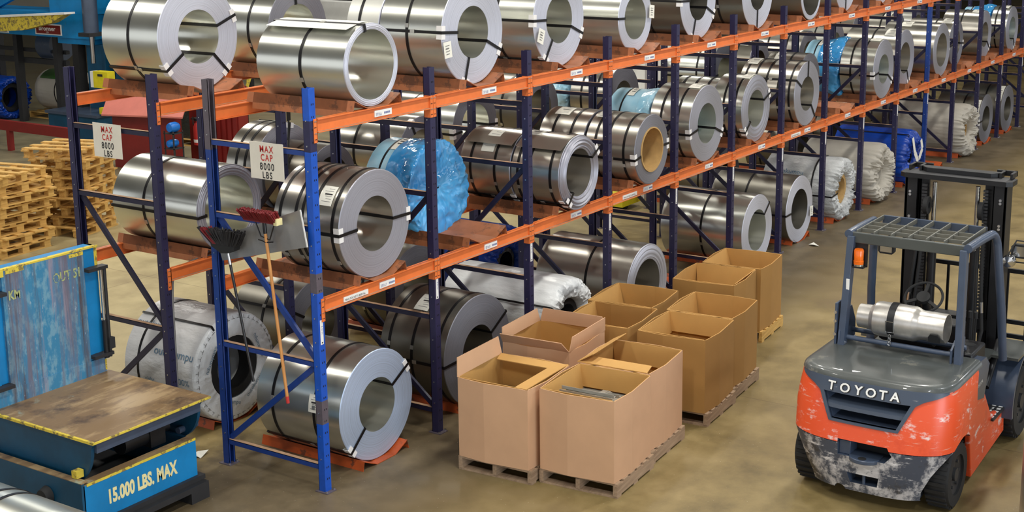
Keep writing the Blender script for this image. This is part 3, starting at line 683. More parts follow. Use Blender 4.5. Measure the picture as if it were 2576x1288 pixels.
for k, (a, b, cc) in enumerate((((14.95, -0.11, 0.88), (15.02, -0.13, 0.62), (15.22, -0.13, 0.42)), ((15.40, -0.11, 0.78), (15.46, -0.12, 0.62), (15.30, -0.12, 0.46)))):
    g = MB().m('paper'); g.bar(a, b, 0.09, 0.004, (0, -1, 0)); g.bar(b, cc, 0.10, 0.004, (0, -1, 0)); o = g.build('paper_strip')
    tag(o, ['longer white paper strip', 'shorter white paper strip'][k]+' hanging on the end of the blue wrapped coil', 'paper strip')
cr('A', 10, 'F', 0.02)
cr('A', 11, 'F', 0.02); wrapped('grey paper wrapped coil with frayed end and brown lining on the floor', 18.4, 0.06, 0.012, 0.50, 0.24, 1.25, 'filmg', 0.10, (), True, 'brownpaper', seed=21.3, bulge=0.12)
cr('A', 12, 'F', 0.02); coil('grey coil with lavender edge and long label on the floor, thirteenth bay', 20.0, 0.05, zb('F'), 0.50, 0.26, 0.9, 'dull', 'sided', (0.4, 0.7), (182,), ((150, 0.02, 0.14, 50),))
cr('A', 13, 'F', 0.02); coil('dull coil on the floor at the right picture edge, fourteenth bay', 21.6, 0.05, zb('F'), 0.50, 0.26, 0.9, 'dull', 'sided', (0.4, 0.7), (), ((130, 0.02, 0.14, 50),))
# blue bag wraps
def bagged(label, X, Y, zb_, R, L, bagL, seed, pale='filmlb', bag='filmb', bulge=0.12, grow=1.07, sag=0.06):
    t = thing('bagged_coil', label, 'wrapped coil', (X, Y, zb_), 0, 'coils in blue plastic'); o = (0, 0, R); n = 128
    g = MB().m(pale); vs = []; prof = [(0.02, L), (0.9, L), (1.0, L-0.01), (1.0, L*0.7), (1.0, L*0.45), (1.0, bagL*0.5), (1.0, 0.02), (0.02, 0.0)]
    for f, y in prof:
        for i in range(n):
            a = 2*PI*i/n; c, d = math.cos(a), math.sin(a); rr = f*R*(1+0.010*nz(c*7+seed, d*7, y*4)); vs.append((c*rr, y, d*rr))
    g.add(vs, [(j*n+i, j*n+(i+1) % n, (j+1)*n+(i+1) % n, (j+1)*n+i) for j in range(len(prof)-1) for i in range(n)], True); g.build('coil_body', t, o, sharp=60)
    g = MB().m(bag); vs = []; P = []
    for q in range(15): P.append((1.012+(grow-1.012)*(q/14)**1.3, bagL*(1-q/14), q/14))
    for q in range(1, 9): P.append((grow*(1-0.10*(q/8)**2.2), -bulge*math.sin(q/8*PI/2), 1.0))
    for q in range(1, 19): P.append((grow*0.90*(1-q/18)+0.01*(q == 18), -bulge*(1+0.10*math.sin(q/18*PI)), 1.0))
    n = 220
    def ridge(v, s_): return 1-2*abs(mnoise.noise(v*s_+Vector((seed, 2*seed, 0))))
    for f, y, k in P:
        for i in range(n):
            a = 2*PI*i/n; c, d = math.cos(a), math.sin(a); base = Vector((c*f*R, y, d*f*R))
            e = 0.016*ridge(base, 3.2)+0.014*ridge(base, 8.5)+0.008*ridge(base, 19)+0.035*mnoise.noise(base*2.1)
            rad_ = 1.0 if f > 0.93 else max(0.0, f/0.93)
            rr = f*R+R*0.012+k*e*rad_*1.1; yy = y-k*e*(1.0 if y < 0 else 0.2)*1.2; zz = d*rr
            if d < 0: zz *= 1+sag*k
            vs.append((c*rr, yy, max(zz, -R-0.02)))
    g.add(vs, [(j*n+i, j*n+(i+1) % n, (j+1)*n+(i+1) % n, (j+1)*n+i) for j in range(len(P)-1) for i in range(n)], True); g.build('plastic_bag', t, o, sharp=38)['label'] = 'crinkled bright blue plastic bag over the coil end'
    strap_ring(R*1.004, L*0.66, 0.02).build('strap', t, o)
    g = MB().m('paper'); arc_patch(g, R*1.01+0.004, math.radians(92), math.radians(122), L*0.46, L*0.62); g.m('ink')
    for q in range(3): arc_patch(g, R*1.01+0.008, math.radians(97+q*6), math.radians(99+q*6), L*0.48, L*0.57, 0.001, 1)
    g.build('paper_tag', t, o); return t
bagged('coil wrapped in bright blue plastic bag between the first and second navy frames', 2.42, 0.66, zb('M'), 0.455, 0.52, 0.26, 1.7, bulge=0.06, grow=1.02)
bagged('pale blue film wrapped coil behind the bright narrow coil of the fifth bay', 7.20, 0.66, zb('M'), 0.425, 0.58, 0.15, 4.1, 'filmlb', 'filmlb', 0.03, 1.02, 0)
bagged('coil with blue bag sagging low behind the ninth bay coil', 13.6, 0.72, zb('M'), 0.45, 0.50, 0.25, 9.4, 'filmlb', 'filmb', 0.12, 1.10, 0.0)
bagged('coil in blue bag by the right picture edge behind the fourteenth bay coil', 21.6, 0.56, zb('M'), 0.45, 0.46, 0.28, 12.4, 'filmlb', 'filmb', 0.12, 1.10, 0.0)
# back rack
BK = 'back rack coils'
cr('B', 0, 'T', 1.9); coil('large galvanised coil on the back rack top at upper left, with three eye straps', 0.80, 2.12, zb('T'), 0.500, 0.252, 0.76, 'galv', 'side', (0.52,), (214, 20, -46), (), seal_a=212)
cr('B', 1, 'T', 1.9); coil('coil with dark edge peeping above the nearest top coil, on the back rack', 2.40, 2.35, zb('T'), 0.44, 0.25, 0.72, 'galv', 'sided', (0.4,), (95,), (), False, flap=(90, 130, 0.02, 0.7))
cr('B', 0, 'M', 1.85); coil('wide dull coil with thin wavy edge on the back rack lower beams at left', 0.80, 1.84, zb('M'), 0.418, 0.312, 1.16, 'galv', 'sidem', (0.62,), (183,), (), False, telescopic=0.014)
cr('B', 1, 'M', 1.9); coil('small dark coil in the back rack seen above the brownish banded coil', 2.40, 1.97, zb('M'), 0.385, 0.26, 0.60, 'dull', 'sided', (0.5,), (), ())
coil('cream grey coil with two black bands, far side of back rack second bay', 2.40, 2.62, zb('M'), 0.47, 0.25, 0.42, 'warm', 'sidem', (0.35, 0.65), (80,), (), True)
cr('B', 2, 'M', 1.9); coil('bronze coil with strapped white corner behind the blue bagged coil', 4.0, 2.02, zb('M'), 0.425, 0.27, 0.92, 'warm', 'sided', (0.3, 0.72), (118,), ())
cr('B', 3, 'M', 1.9); coil('pale coil with crosswise bore strap behind the third frame', 5.60, 2.42, zb('M'), 0.47, 0.29, 0.62, 'galv', 'sided', (0.6,), (185, -3), ())
cr('B', 4, 'M', 1.9); coil('dark edged coil with wide bore in the back rack, fifth bay', 7.20, 2.5, zb('M'), 0.46, 0.28, 0.66, 'dull', 'sided', (0.5,), (), ())
cr('B', 5, 'M', 1.9); coil('bronze coil with small bore in the back rack, sixth bay', 8.80, 2.12, zb('M'), 0.46, 0.24, 0.62, 'warm', 'sided', (0.3, 0.7), (), ())
bagged('coil in pale blue plastic in the back rack, far side of sixth bay', 8.80, 2.84, zb('M'), 0.44, 0.40, 0.2, 6.6, 'filmlb', 'filmlb', 0.05, 1.05, 0)
for i in range(7, 14):
    cr('B', i, 'M', 1.9)
    coil('%s coil in the back rack lower level, %s bay, seen through the front rack' % (['dull', 'shiny', 'grey'][i % 3], ORD[i]), bx(i), 1.95+0.12*(i % 3), zb('M'), 0.42+0.02*(i % 4), 0.25, 0.9, ['warm', 'galv', 'dull'][i % 3], ['sidem', 'sided'][i % 2], (0.3, 0.7), (185,) if i % 2 else (), ((110, 0.1, 0.25, 30),))
cr('B', 0, 'F', 1.9)
wrapped('white printed film wrapped coil with black core ring on the floor at left', 0.80, 1.90, 0.012, 0.542, 0.31, 0.94, 'filmc', 0.012, (0.80,), True, 'black', seed=2.2, bulge=0.012, wr=0.003, endmat='filmw', dashes=True, long_strap=120,
        texts=(('outokumpu', 0.115, 160, 0.55, 'inkblue'), ('outokumpu', 0.10, 134, 0.92, 'inkblue'), ('outokumpu', 0.10, 203, 0.66, 'inkblue'), ('100%', 0.09, 186, 0.24, 'inkblue'), ('right', 0.07, 190, 0.66, 'inkblue')))
cr('B', 1, 'F', 1.9); coil('dark coil on the floor of the back rack behind the wooden handled broom', 2.40, 2.25, zb('F'), 0.50, 0.26, 0.80, 'dull', 'sided', (0.45,), (150,), ())
cr('B', 2, 'F', 1.9); coil('dark coil on the floor of the back rack, third bay', 4.0, 2.15, zb('F'), 0.52, 0.26, 0.80, 'dull', 'sided', (0.5,), (), ())
cr('B', 3, 'F', 1.9); wrapped('dark blue tarp wrapped coil on the back rack floor beyond the long white wrap', 5.6, 2.0, 0.012, 0.48, 0.2, 1.0, 'filmdb', 0.05, (0.5,), True, 'blackfilm', seed=15.0)
for i in (7, 9, 10, 12):
    cr('B', i, 'F', 1.9); coil('dull coil on the floor of the back rack, %s bay' % ORD[i], bx(i), 2.0, zb('F'), 0.48, 0.26, 0.95, 'dull', 'sided', (0.3, 0.7), (), ())
# loose coils on the open floor
coil('steel coil lying at the bottom left picture corner with two black bands', -2.82, -0.45, 0.0, 0.46, 0.25, 1.9, 'galv', 'side', (0.48, 0.55), (), (), group='loose coils')

# ------------------------------------------------------------------ pallets and cardboard boxes
def pallet_parts(t, L=0.76, W=0.78, mt='palwood', z0=0.0, nb=6, h=0.13, seed=0, ends=0.0):
    rr = random.Random(seed)
    for k, y in enumerate((-W/2+0.02, 0, W/2-0.02)):
        MB().m(mt).b2(-L/2, L/2, y-0.02, y+0.02, z0+0.018, z0+h-0.018).build('stringer', t)
    for k in range(nb):
        x = -L/2+0.045+(L-0.09)*k/(nb-1); wd = 0.075+rr.random()*0.02; e = rr.random()*ends
        MB().m(mt).b2(x-wd/2, x+wd/2, -W/2-e, W/2+e*0.5, z0+h-0.018, z0+h).build('deck_board', t)
    for k in range(3):
        x = -L/2+0.045+(L-0.09)*k/2; MB().m(mt).b2(x-0.04, x+0.04, -W/2, W/2, z0, z0+0.018).build('bottom_board', t)
def pallet(label, x, y, rz, mt='palwood', group='pallets under the boxes', **k):
    t = thing('wooden_pallet', label, 'pallet', (x, y, 0), rz, group); pallet_parts(t, mt=mt, **k); return t
R4 = math.radians
def sheet(g, a, b, c, d, th=0.008):
    """four corners, given thickness along the normal"""
    a, b, c, d = Vector(a), Vector(b), Vector(c), Vector(d); n = (b-a).cross(d-a).normalized()*th
    return g.add([a, b, c, d, a+n, b+n, c+n, d+n], [(0, 1, 2, 3), (7, 6, 5, 4), (0, 4, 5, 1), (1, 5, 6, 2), (2, 6, 7, 3), (3, 7, 4, 0)], False)
def gaylord(label, x, y, rz, mt, flaps=(), H=0.735, L=0.75, W=0.715, zb_=0.131, cut=0.0, group='large open cardboard boxes', fill=0.0):
    t = thing('cardboard_box', label, 'box', (x, y, zb_), rz, group); h = 0.010; l, w_ = L/2, W/2
    def side(pts): 
        g = MB().m(mt); sheet(g, *pts[0], th=h*0.55); g.m('cardin'); sheet(g, *pts[1], th=h*0.5); g.build('side_wall', t)
    # four walls, outer liner and inner liner; a slight outward bow at mid height edges
    for (p, q) in (((-l, -w_), (l, -w_)), ((l, -w_), (l, w_)), ((l, w_), (-l, w_)), ((-l, w_), (-l, -w_))):
        p, q = Vector((*p, 0)), Vector((*q, 0)); d = (q-p).normalized(); inn = Vector((-d.y, d.x, 0)); m_ = p+(q-p)*0.40-inn*0.03
        g = MB()
        for a, b in ((p, m_), (m_, q)):
            g.m(mt); sheet(g, a, b, b+Vector((0, 0, H)), a+Vector((0, 0, H)), th=-h*0.5)
            g.m('cardin'); sheet(g, a+inn*h*0.5, b+inn*h*0.5, b+inn*h*0.5+Vector((0, 0, H)), a+inn*h*0.5+Vector((0, 0, H)), th=-h*0.5)
        g.build('side_wall', t)
    g = MB().m('cardin'); g.b2(-l, l, -w_, w_, 0, 0.008); g.build('box_bottom', t)
    for sd, ang, ln, t0, t1, mm in flaps:
        # ang: 0 flat inward, 90 up, 180 flat outward, -80 folded down inside
        P = {'-x': ((-l, w_), (-l, -w_)), '+x': ((l, -w_), (l, w_)), '-y': ((-l, -w_), (l, -w_)), '+y': ((l, w_), (-l, w_))}[sd]
        p, q = Vector((*P[0], H)), Vector((*P[1], H)); d = (q-p); inn = Vector((-d.y, d.x, 0)).normalized(); a_, b_ = p+d*t0, p+d*t1
        k = inn*math.cos(R4(ang))*ln+Vector((0, 0, math.sin(R4(ang))*ln)); ins = d.normalized()*0.03
        off = inn*0.012 if ang < 0 else Vector((0, 0, 0.001))
        g = MB().m(mm); sheet(g, a_+off, b_+off, b_+off+k-ins, a_+off+k+ins, th=0.007); g.build('flap', t)
    return t
UPI = [(s_, -83, 0.26, 0.03, 0.97, 'cardin') for s_ in ('-y', '+y')]
BX = [
 ('front left cardboard box with one tall flap standing up and two folded in', 1.385, -1.01, 3.2, 'card', [('+y', 96, 0.17, 0.0, 1.0, 'card'), ('+x', -6, 0.13, 0.0, 1.0, 'cardin'), ('-y', -4, 0.13, 0.0, 1.0, 'cardin'), ('-x', -80, 0.25, 0.05, 0.95, 'cardin')]),
 ('front right cardboard box holding loose steel strips, nearest to the viewer', 1.530, -1.775, 4.2, 'card', [('-x', -82, 0.25, 0.03, 0.97, 'cardin'), ('+y', -80, 0.24, 0.0, 1.0, 'cardin'), ('+x', -84, 0.2, 0.0, 1.0, 'cardin')]),
 ('cardboard box behind the strip filled box with flaps folded across its near corner', 2.295, -1.69, 4.2, 'card', [('-x', 3, 0.17, 0.0, 0.97, 'cardin'), ('+y', 30, 0.17, 0.0, 1.0, 'cardin'), ('+x', -84, 0.2, 0, 1, 'cardin')]),
 ('empty cardboard box with all flaps spread outward, behind the front left box', 2.440, -0.76, 4.5, 'card', [('-x', 132, 0.15, 0.0, 1.0, 'card'), ('+y', 98, 0.13, 0.0, 1.0, 'card'), ('-y', 96, 0.14, 0.0, 1.0, 'card'), ('+x', 92, 0.13, 0.0, 1.0, 'card')]),
 ('tan cardboard box standing nearest in the aisle side pair of the middle group', 3.405, -1.69, 4.0, 'card2', [('-x', -80, 0.25, 0.03, 0.97, 'cardin'), ('+x', -82, 0.2, 0, 1, 'cardin'), ('+y', -80, 0.22, 0.0, 1.0, 'cardin')]),
 ('tan cardboard box directly behind the aisle side box of the middle group', 4.165, -1.60, 4.5, 'card2', [('-x', -82, 0.22, 0, 1, 'cardin'), ('+y', -80, 0.24, 0.0, 1.0, 'cardin')]),
 ('tan cardboard box on the rack side, right behind the box with spread flaps', 3.340, -0.865, 5.0, 'card2', [('+y', -80, 0.24, 0.0, 1.0, 'cardin'), ('-x', -82, 0.2, 0, 1, 'cardin')]),
 ('tan cardboard box on the rack side, second behind the box with spread flaps', 4.050, -0.73, 5.0, 'card2', [('+y', -74, 0.24, 0.0, 1.0, 'cardin'), ('-x', -82, 0.2, 0, 1, 'cardin')]),
 ('tan cardboard box with a white shipping label, in the farthest pair', 5.260, -1.09, 6.0, 'card2', [('-x', -82, 0.22, 0, 1, 'cardin'), ('+x', -80, 0.22, 0, 1, 'cardin'), ('-y', -60, 0.12, 0.1, 1.0, 'cardin')]),
 ('farthest tan cardboard box, last of the row', 6.045, -1.06, 5.0, 'card2', [('+y', -72, 0.24, 0.0, 1.0, 'cardin'), ('-x', -84, 0.2, 0, 1, 'cardin')]),
]
PL = ['under the front left box', 'under the front right box holding steel strips', 'under the second aisle side box', 'under the box with spread flaps', 'under the nearest tan box of the aisle side', 'under the second tan box of the aisle side', 'under the nearest tan box of the rack side', 'under the second tan box of the rack side', 'under the box with the white shipping label', 'under the farthest tan box']
for k, (lab, x, y, rz, mt, fl) in enumerate(BX):
    dx, dy = (0.015, -0.02)
    pallet('%s wooden pallet %s' % ('yellow edged' if k == 9 else 'worn grey', PL[k]), x+0.0, y-0.012, R4(rz), 'palyel' if k == 9 else 'palwood', seed=k, L=0.752, W=0.755)
    b = gaylord(lab, x, y, R4(rz), mt, fl)
    if k == 8:
        g = MB().m('white'); g.b2(-0.386, -0.3815, -0.17, 0.16, 0.52, 0.72); g.m('ink')
        g.m('greyink')
        for zz, ya, yb, hh in ((0.69, -0.08, 0.02, 0.006), (0.672, -0.10, 0.10, 0.012), (0.635, -0.04, 0.07, 0.014), (0.605, -0.05, 0.07, 0.008)):
            y = ya
            while y < yb: g.b2(-0.3872, -0.3862, y, min(y+0.016, yb), zz-hh/2, zz+hh/2); y += 0.021
        g.build('shipping_label', b)['label'] = 'white shipping label with printed lines'
def scrap_fill(label, x, y, rz, z, n, seed):
    rr = random.Random(seed); g = MB().m('scrap')
    for q in range(n):
        a = rr.random()*PI; px, py = rr.uniform(-.2, .2), rr.uniform(-.2, .2); ln = rr.uniform(0.15, 0.3)
        d = Vector((math.cos(a), math.sin(a), rr.uniform(-.15, .15)))*ln/2; c = Vector((px, py, rr.uniform(0.15, z)))
        q1, q2 = c-d, c+d
        for v in (q1, q2): v.x = max(-.33, min(.33, v.x)); v.y = max(-.31, min(.31, v.y))
        g.bar(q1, q2, rr.uniform(0.02, 0.06), 0.006)
    g.b2(-0.35, 0.35, -0.33, 0.33, 0.009, z-0.06)
    o = g.build('scrap_pile', None, (x, y, 0.131), R4(rz)); o['kind'] = 'stuff'; tag(o, label, 'scrap metal')
scrap_fill('scrap steel offcuts filling the front right box', BX[1][1], BX[1][2], 4.2, 0.58, 40, 1)
scrap_fill('scrap steel offcuts deep in the front left box', BX[0][1], BX[0][2], 3.2, 0.50, 40, 2)
for k, (px, py, pz, ang, tilt) in enumerate(((1.33, -1.80, 0.83, -84, 1), (1.38, -1.79, 0.845, -85, 1), (1.43, -1.81, 0.82, -82, -2))):
    g = MB().m('scrap'); g.b2(-0.25, 0.25, -0.022, 0.022, 0, 0.004); g.b2(-0.25, 0.25, -0.022, -0.018, 0, 0.03)
    o = g.build('steel_strip', None, (px, py, pz-0.03), R4(ang)); o.rotation_euler[1] = R4(tilt)
    tag(o, 'bent steel strip lying in the front right box, %s from the near wall' % ORD[k], 'steel strip', 'steel strips in the box')

# ------------------------------------------------------------------ forklift (rear towards the viewer, mast away)
FX, FY = 3.2, -4.0
FK = thing('forklift', 'orange and grey forklift truck seen from behind, gas tank across its back', 'forklift', (FX, FY, 0))
def itp(tab, z):
    if z <= tab[0][0]: return tab[0][1]
    for (a, p), (b, q) in zip(tab, tab[1:]):
        if z <= b: return p+(q-p)*(z-a)/(b-a)
    return tab[-1][1]
HW = [(0.13, 0.55), (0.30, 0.61), (0.57, 0.70), (0.80, 0.70), (1.0, 0.675), (1.10, 0.65)]
XR = [(0.13, 2.13), (0.30, 2.07), (0.57, 2.035), (0.80, 2.08), (1.0, 2.13), (1.10, 2.17)]
XC, NN = 2.52, 3.0
def rear_x(y, z, off=0.0):
    h = itp(HW, z); s_ = min(1.0, (abs(y)/h)) ** (NN/2); c = math.sqrt(max(0, 1-s_*s_))
    return XC-(XC-itp(XR, z)+off)*c**(2/NN)-FX
def ring(z, xe, off=0.0, n=40, shrink=0.0):
    h = itp(HW, z)-shrink; out = [(xe-FX, -h-off, z)]
    for i in range(n+1):
        p = -PI/2+PI*i/n; sn, cs = math.sin(p), math.cos(p)
        y = (h+off)*math.copysign(abs(sn)**(2/NN), sn); x = XC-(XC-itp(XR, z)+off-shrink)*max(cs, 0)**(2/NN)
        out.append((x-FX, y, z))
    out.append((xe-FX, h+off, z)); return out
def loft(g, rings, cap0=True, cap1=True):
    n = len(rings[0]); vs = [p for r in rings for p in r]; fs = []
    for j in range(len(rings)-1):
        fs += [(j*n+i, j*n+(i+1) % n, (j+1)*n+(i+1) % n, (j+1)*n+i) for i in range(n)]
    if cap0: fs.append(tuple(range(n-1, -1, -1)))
    if cap1: fs.append(tuple(range((len(rings)-1)*n, len(rings)*n)))
    return g.add(vs, fs, True)
def cutter(polys):
    g = MB(); g.mats = [None]; 
    for poly, x0, x1 in polys: g.prism(poly, 'X', x0-FX, x1-FX)
    return g
def solid(g, name, cuts, parent, mats, bevel=0):
    """mesh minus cutter boxes; cut faces take the second material"""
    me = g.mesh('tmp'); bm = bmesh.new(); bm.from_mesh(me); bm.free()
    ob = bpy.data.objects.new('tmp', me); C.objects.link(ob); me.materials.clear()
    for k in mats: me.materials.append(M[k])
    for cu_ in cuts:
        poly, x0, x1 = cu_[:3]; q = MB(); q.m(mats[0]); q.prism(poly, cu_[3] if len(cu_) > 3 else 'X', x0-FX if len(cu_) < 4 else x0, x1-FX if len(cu_) < 4 else x1); cm = q.mesh('cut'); cm.materials.clear()
        for k in mats: cm.materials.append(M[k])
        for p in cm.polygons: p.material_index = 1
        co = bpy.data.objects.new('cut', cm); C.objects.link(co)
        md = ob.modifiers.new('cut', 'BOOLEAN'); md.operation = 'DIFFERENCE'; md.solver = 'EXACT'; md.object = co
    res = bpy.data.meshes.new_from_object(ob.evaluated_get(bpy.context.evaluated_depsgraph_get()))
    for m_ in list(ob.modifiers):
        c = m_.object; cmesh = c.data; bpy.data.objects.remove(c); bpy.data.meshes.remove(cmesh)
    bpy.data.objects.remove(ob); bpy.data.meshes.remove(me)
    res.name = name; res.set_sharp_from_angle(angle=math.radians(32))
    o = bpy.data.objects.new(name, res); C.objects.link(o); o.parent = parent
    if bevel:
        b = o.modifiers.new('bevel', 'BEVEL'); b.width = bevel; b.segments = 2; b.limit_method = 'ANGLE'; b.angle_limit = math.radians(40)
    return o
tow = ([(0.20, 0.46), (0.20, 0.60), (-0.22, 0.60), (-0.26, 0.53), (-0.20, 0.46)], 1.9, 2.26)
low = ([(0.10, 0.215), (0.12, 0.31), (-0.15, 0.31), (-0.13, 0.215)], 1.9, 2.24)
exh = ([(0.20+0.05*math.cos(a*PI/8), 0.12+0.05*math.sin(a*PI/8)) for a in range(0, 9)], 1.9, 2.4)
grl = ([(0.37, 0.965), (0.275, 0.755), (-0.275, 0.755), (-0.37, 0.965)], 1.9, 2.36)
# lower scraped grey weight
arch = [(2.53-FX+0.345*math.cos(2*PI*q/28), 0.294+0.345*math.sin(2*PI*q/28)) for q in range(28)]
arches = [(arch, 0.44, 0.9, 'Y'), (arch, -0.9, -0.44, 'Y')]
g = MB().m('fbottom'); loft(g, [ring(z, xe) for z, xe in ((0.13, 2.70), (0.20, 2.70), (0.30, 2.70), (0.45, 2.70), (0.565, 2.70))])
solid(g, 'lower_counterweight', [tow, low, exh]+arches, FK, ['fbottom', 'fgrey'])['label'] = 'scraped grey lower part of the counterweight'
g = MB().m('forange'); loft(g, [ring(z, xe) for z, xe in ((0.572, 2.84), (0.68, 2.86), (0.80, 2.88), (0.92, 2.92), (1.04, 3.0), (1.07, 3.0))])
solid(g, 'upper_counterweight', [tow, grl]+arches, FK, ['forange', 'fgrey'])['label'] = 'scuffed orange upper part of the counterweight'
# grey drape around the grille
LIM = [(0.735, 0.295), (0.96, 0.405), (1.0, 0.47), (1.03, 0.57), (1.06, 0.645), (1.075, 0.652)]
g = MB().m('fhood'); zs = [0.735+i*(1.075-0.735)/26 for i in range(27)]; nU = 36; vs = []
for z in zs:
    L_ = itp(LIM, z)
    for off in (0.012, -0.03):
        for i in range(nU+1):
            y = L_*(2*i/nU-1); vs.append((rear_x(y, z, off), y, z))
row = 2*(nU+1); fs = []
for j in range(26):
    for i in range(nU):
        a = j*row+i; fs += [(a, a+row, a+row+1, a+1), (a+nU+1, a+nU+2, a+row+nU+2, a+row+nU+1)]
    a, b = j*row, j*row+nU; fs += [(a, a+nU+1, a+row+nU+1, a+row), (b, b+row, b+row+nU+1, b+nU+1)]
for i in range(nU): a = i; fs.append((a, a+1, a+nU+2, a+nU+1)); a = 26*row+i; fs.append((a, a+nU+1, a+nU+2, a+1))
g.add(vs, fs, True); solid(g, 'grille_surround', [grl], FK, ['fhood', 'fgrey'])['label'] = 'grey panel around the rear grille with raised maker lettering'
g = MB().m('fhood')
for zc, th, ins in ((0.862, 0.05, 0.02),):
    L_ = 0.335; vs = []; n_ = 24
    for z in (zc-th/2, zc+th*0.1, zc+th/2):
        o_ = {0: 0.0, 1: 0.0, 2: -0.035}[[zc-th/2, zc+th*0.1, zc+th/2].index(z)]
        for i in range(n_+1): y = L_*(2*i/n_-1); vs.append((rear_x(y, z, o_-0.004), y, z))
        for i in range(n_+1): y = L_*(2*i/n_-1); vs.append((2.33-FX, y, z))
    rw = 2*(n_+1); fs = []
    for j in range(2):
        for i in range(n_): a = j*rw+i; fs.append((a, a+1, a+rw+1, a+rw))
    for i in range(n_): fs += [(i, n_+1+i, n_+2+i, i+1), (2*rw+i, 2*rw+i+1, 2*rw+n_+2+i, 2*rw+n_+1+i)]
    g.add(vs, fs, True)
g.build('grille_lip', FK)
g = MB().m('black'); g.b2(2.335-FX, 2.345-FX, -0.38, 0.38, 0.74, 0.98); g.b2(2.245-FX, 2.25-FX, -0.25, 0.2, 0.46, 0.6); g.b2(2.225-FX, 2.235-FX, -0.14, 0.11, 0.215, 0.31); g.build('grille_backing', FK)
g = MB().m('fgrey'); n_ = 14; pts = [(2.0-FX+0.09-0.11*math.sin(PI*i/n_), -0.02-0.13*math.cos(PI*i/n_)) for i in range(n_+1)]
g.prism(pts+[(2.2-FX, 0.11), (2.2-FX, -0.15)], 'Z', 0.435, 0.47); g.b2(2.08-FX, 2.24-FX, 0.10, 0.20, 0.46, 0.58); g.m('black').cyl((2.03-FX, -0.02, 0.4705), (2.03-FX, -0.02, 0.472), 0.035, 16); g.build('tow_hitch', FK, bevel=0.006)
g = MB().m('fgrey'); g.cyl((2.12-FX, -0.01, 0.215), (2.12-FX, -0.01, 0.31), 0.014, 10); g.build('lower_pin', FK)
for ch, y0 in zip('TOYOTA', (0.335, 0.228, 0.100, 0.005, -0.108, -0.205)):
    g = MB().m('white')
    def wl(u, v, y0=y0): y = y0-u; z = 0.985+v; return (rear_x(y, z, 0.021), y, z)
    g.text(ch, 0.098, (0, 0, 0), (0, -1, 0), (0, 0, 1), warp=wl, bold=0.0022, sx=1.12)
    def wb(u, v, y0=y0): y = y0-u-0.006; z = 0.981+v; return (rear_x(y, z, 0.0165), y, z)
    g.m('steeldk').text(ch, 0.098, (0, 0, 0), (0, -1, 0), (0, 0, 1), warp=wb, bold=0.005, sx=1.12); g.build('maker_letter', FK)
# engine hood
g = MB().m('fdust'); loft(g, [ring(1.072, 3.1, 0.008), ring(1.10, 3.1, 0.006), ring(1.118, 3.1, -0.012), ring(1.126, 3.1, -0.05)], False, True)
g.build('engine_hood', FK, sharp=50)['label'] = 'dusty grey flat engine cover'
g = MB().m('fgrey'); g.prism([(2.98-FX, 1.06), (2.9-FX, 0.8), (3.3-FX, 0.72), (3.42-FX, 1.0), (3.30-FX, 1.09), (3.1-FX, 1.10)], 'Y', -0.64, -0.52)
_q = MB().m('fgrey'); _q.prism([(2.98-FX, 1.06), (2.9-FX, 0.8), (3.3-FX, 0.72), (3.42-FX, 1.0), (3.30-FX, 1.09), (3.1-FX, 1.10)], 'Y', 0.52, 0.64); _q.build('side_cover', FK, bevel=0.02)
g.m('white').text('TOYOTA', 0.05, (3.02-FX, -0.641, 0.86), (1, 0, 0.12), (-0.12, 0, 1)); g.build('side_cover', FK, bevel=0.02)
# chassis
for s_ in (-1, 1):
    g = MB().m('forange'); g.prism([(2.86-FX, 1.0), (3.02-FX, 1.03), (3.14-FX, 0.98), (3.60-FX, 0.46), (4.02-FX, 0.40), (4.06-FX, 0.16), (3.05-FX, 0.07), (2.96-FX, 0.40)], 'Y', s_*0.585, s_*0.635)
    g.build('side_frame', FK, bevel=0.012)['label'] = 'orange side frame behind the rear wheel'
g = MB().m('steeldk'); g.b2(2.5-FX, 4.3-FX, -0.45, 0.45, 0.2, 0.72); g.b2(3.0-FX, 3.9-FX, -0.57, 0.57, 0.38, 0.44); g.build('chassis', FK)
g = MB().m('steeldk'); g.b2(3.58-FX, 4.02-FX, -0.66, -0.5, 0.41, 0.43)
for i in range(5):
    for j in range(2): g.m('white').b2(3.62-FX+i*0.075, 3.66-FX+i*0.075, -0.645+j*0.06, -0.61+j*0.06, 0.43, 0.4315)
g.build('step_plate', FK)
g = MB().m('fdust'); g.b2(3.3-FX, 4.15-FX, -0.5, 0.56, 0.86, 0.89); g.build('floor_plate', FK)
for s_ in (-1, 1):
    g = MB().m('fgrey'); prof = [(0.43, -0.13), (0.46, -0.13), (0.46, 0.15), (0.43, 0.15)]
    g.lathe(prof, (4.40-FX, s_*0.60, 0.40), 'Y', 24, True, math.radians(12), math.radians(190)); g.m('fdust').b2(4.0-FX, 4.55-FX, s_*0.46, s_*0.74, 0.86, 0.885); g.build('front_fender', FK)
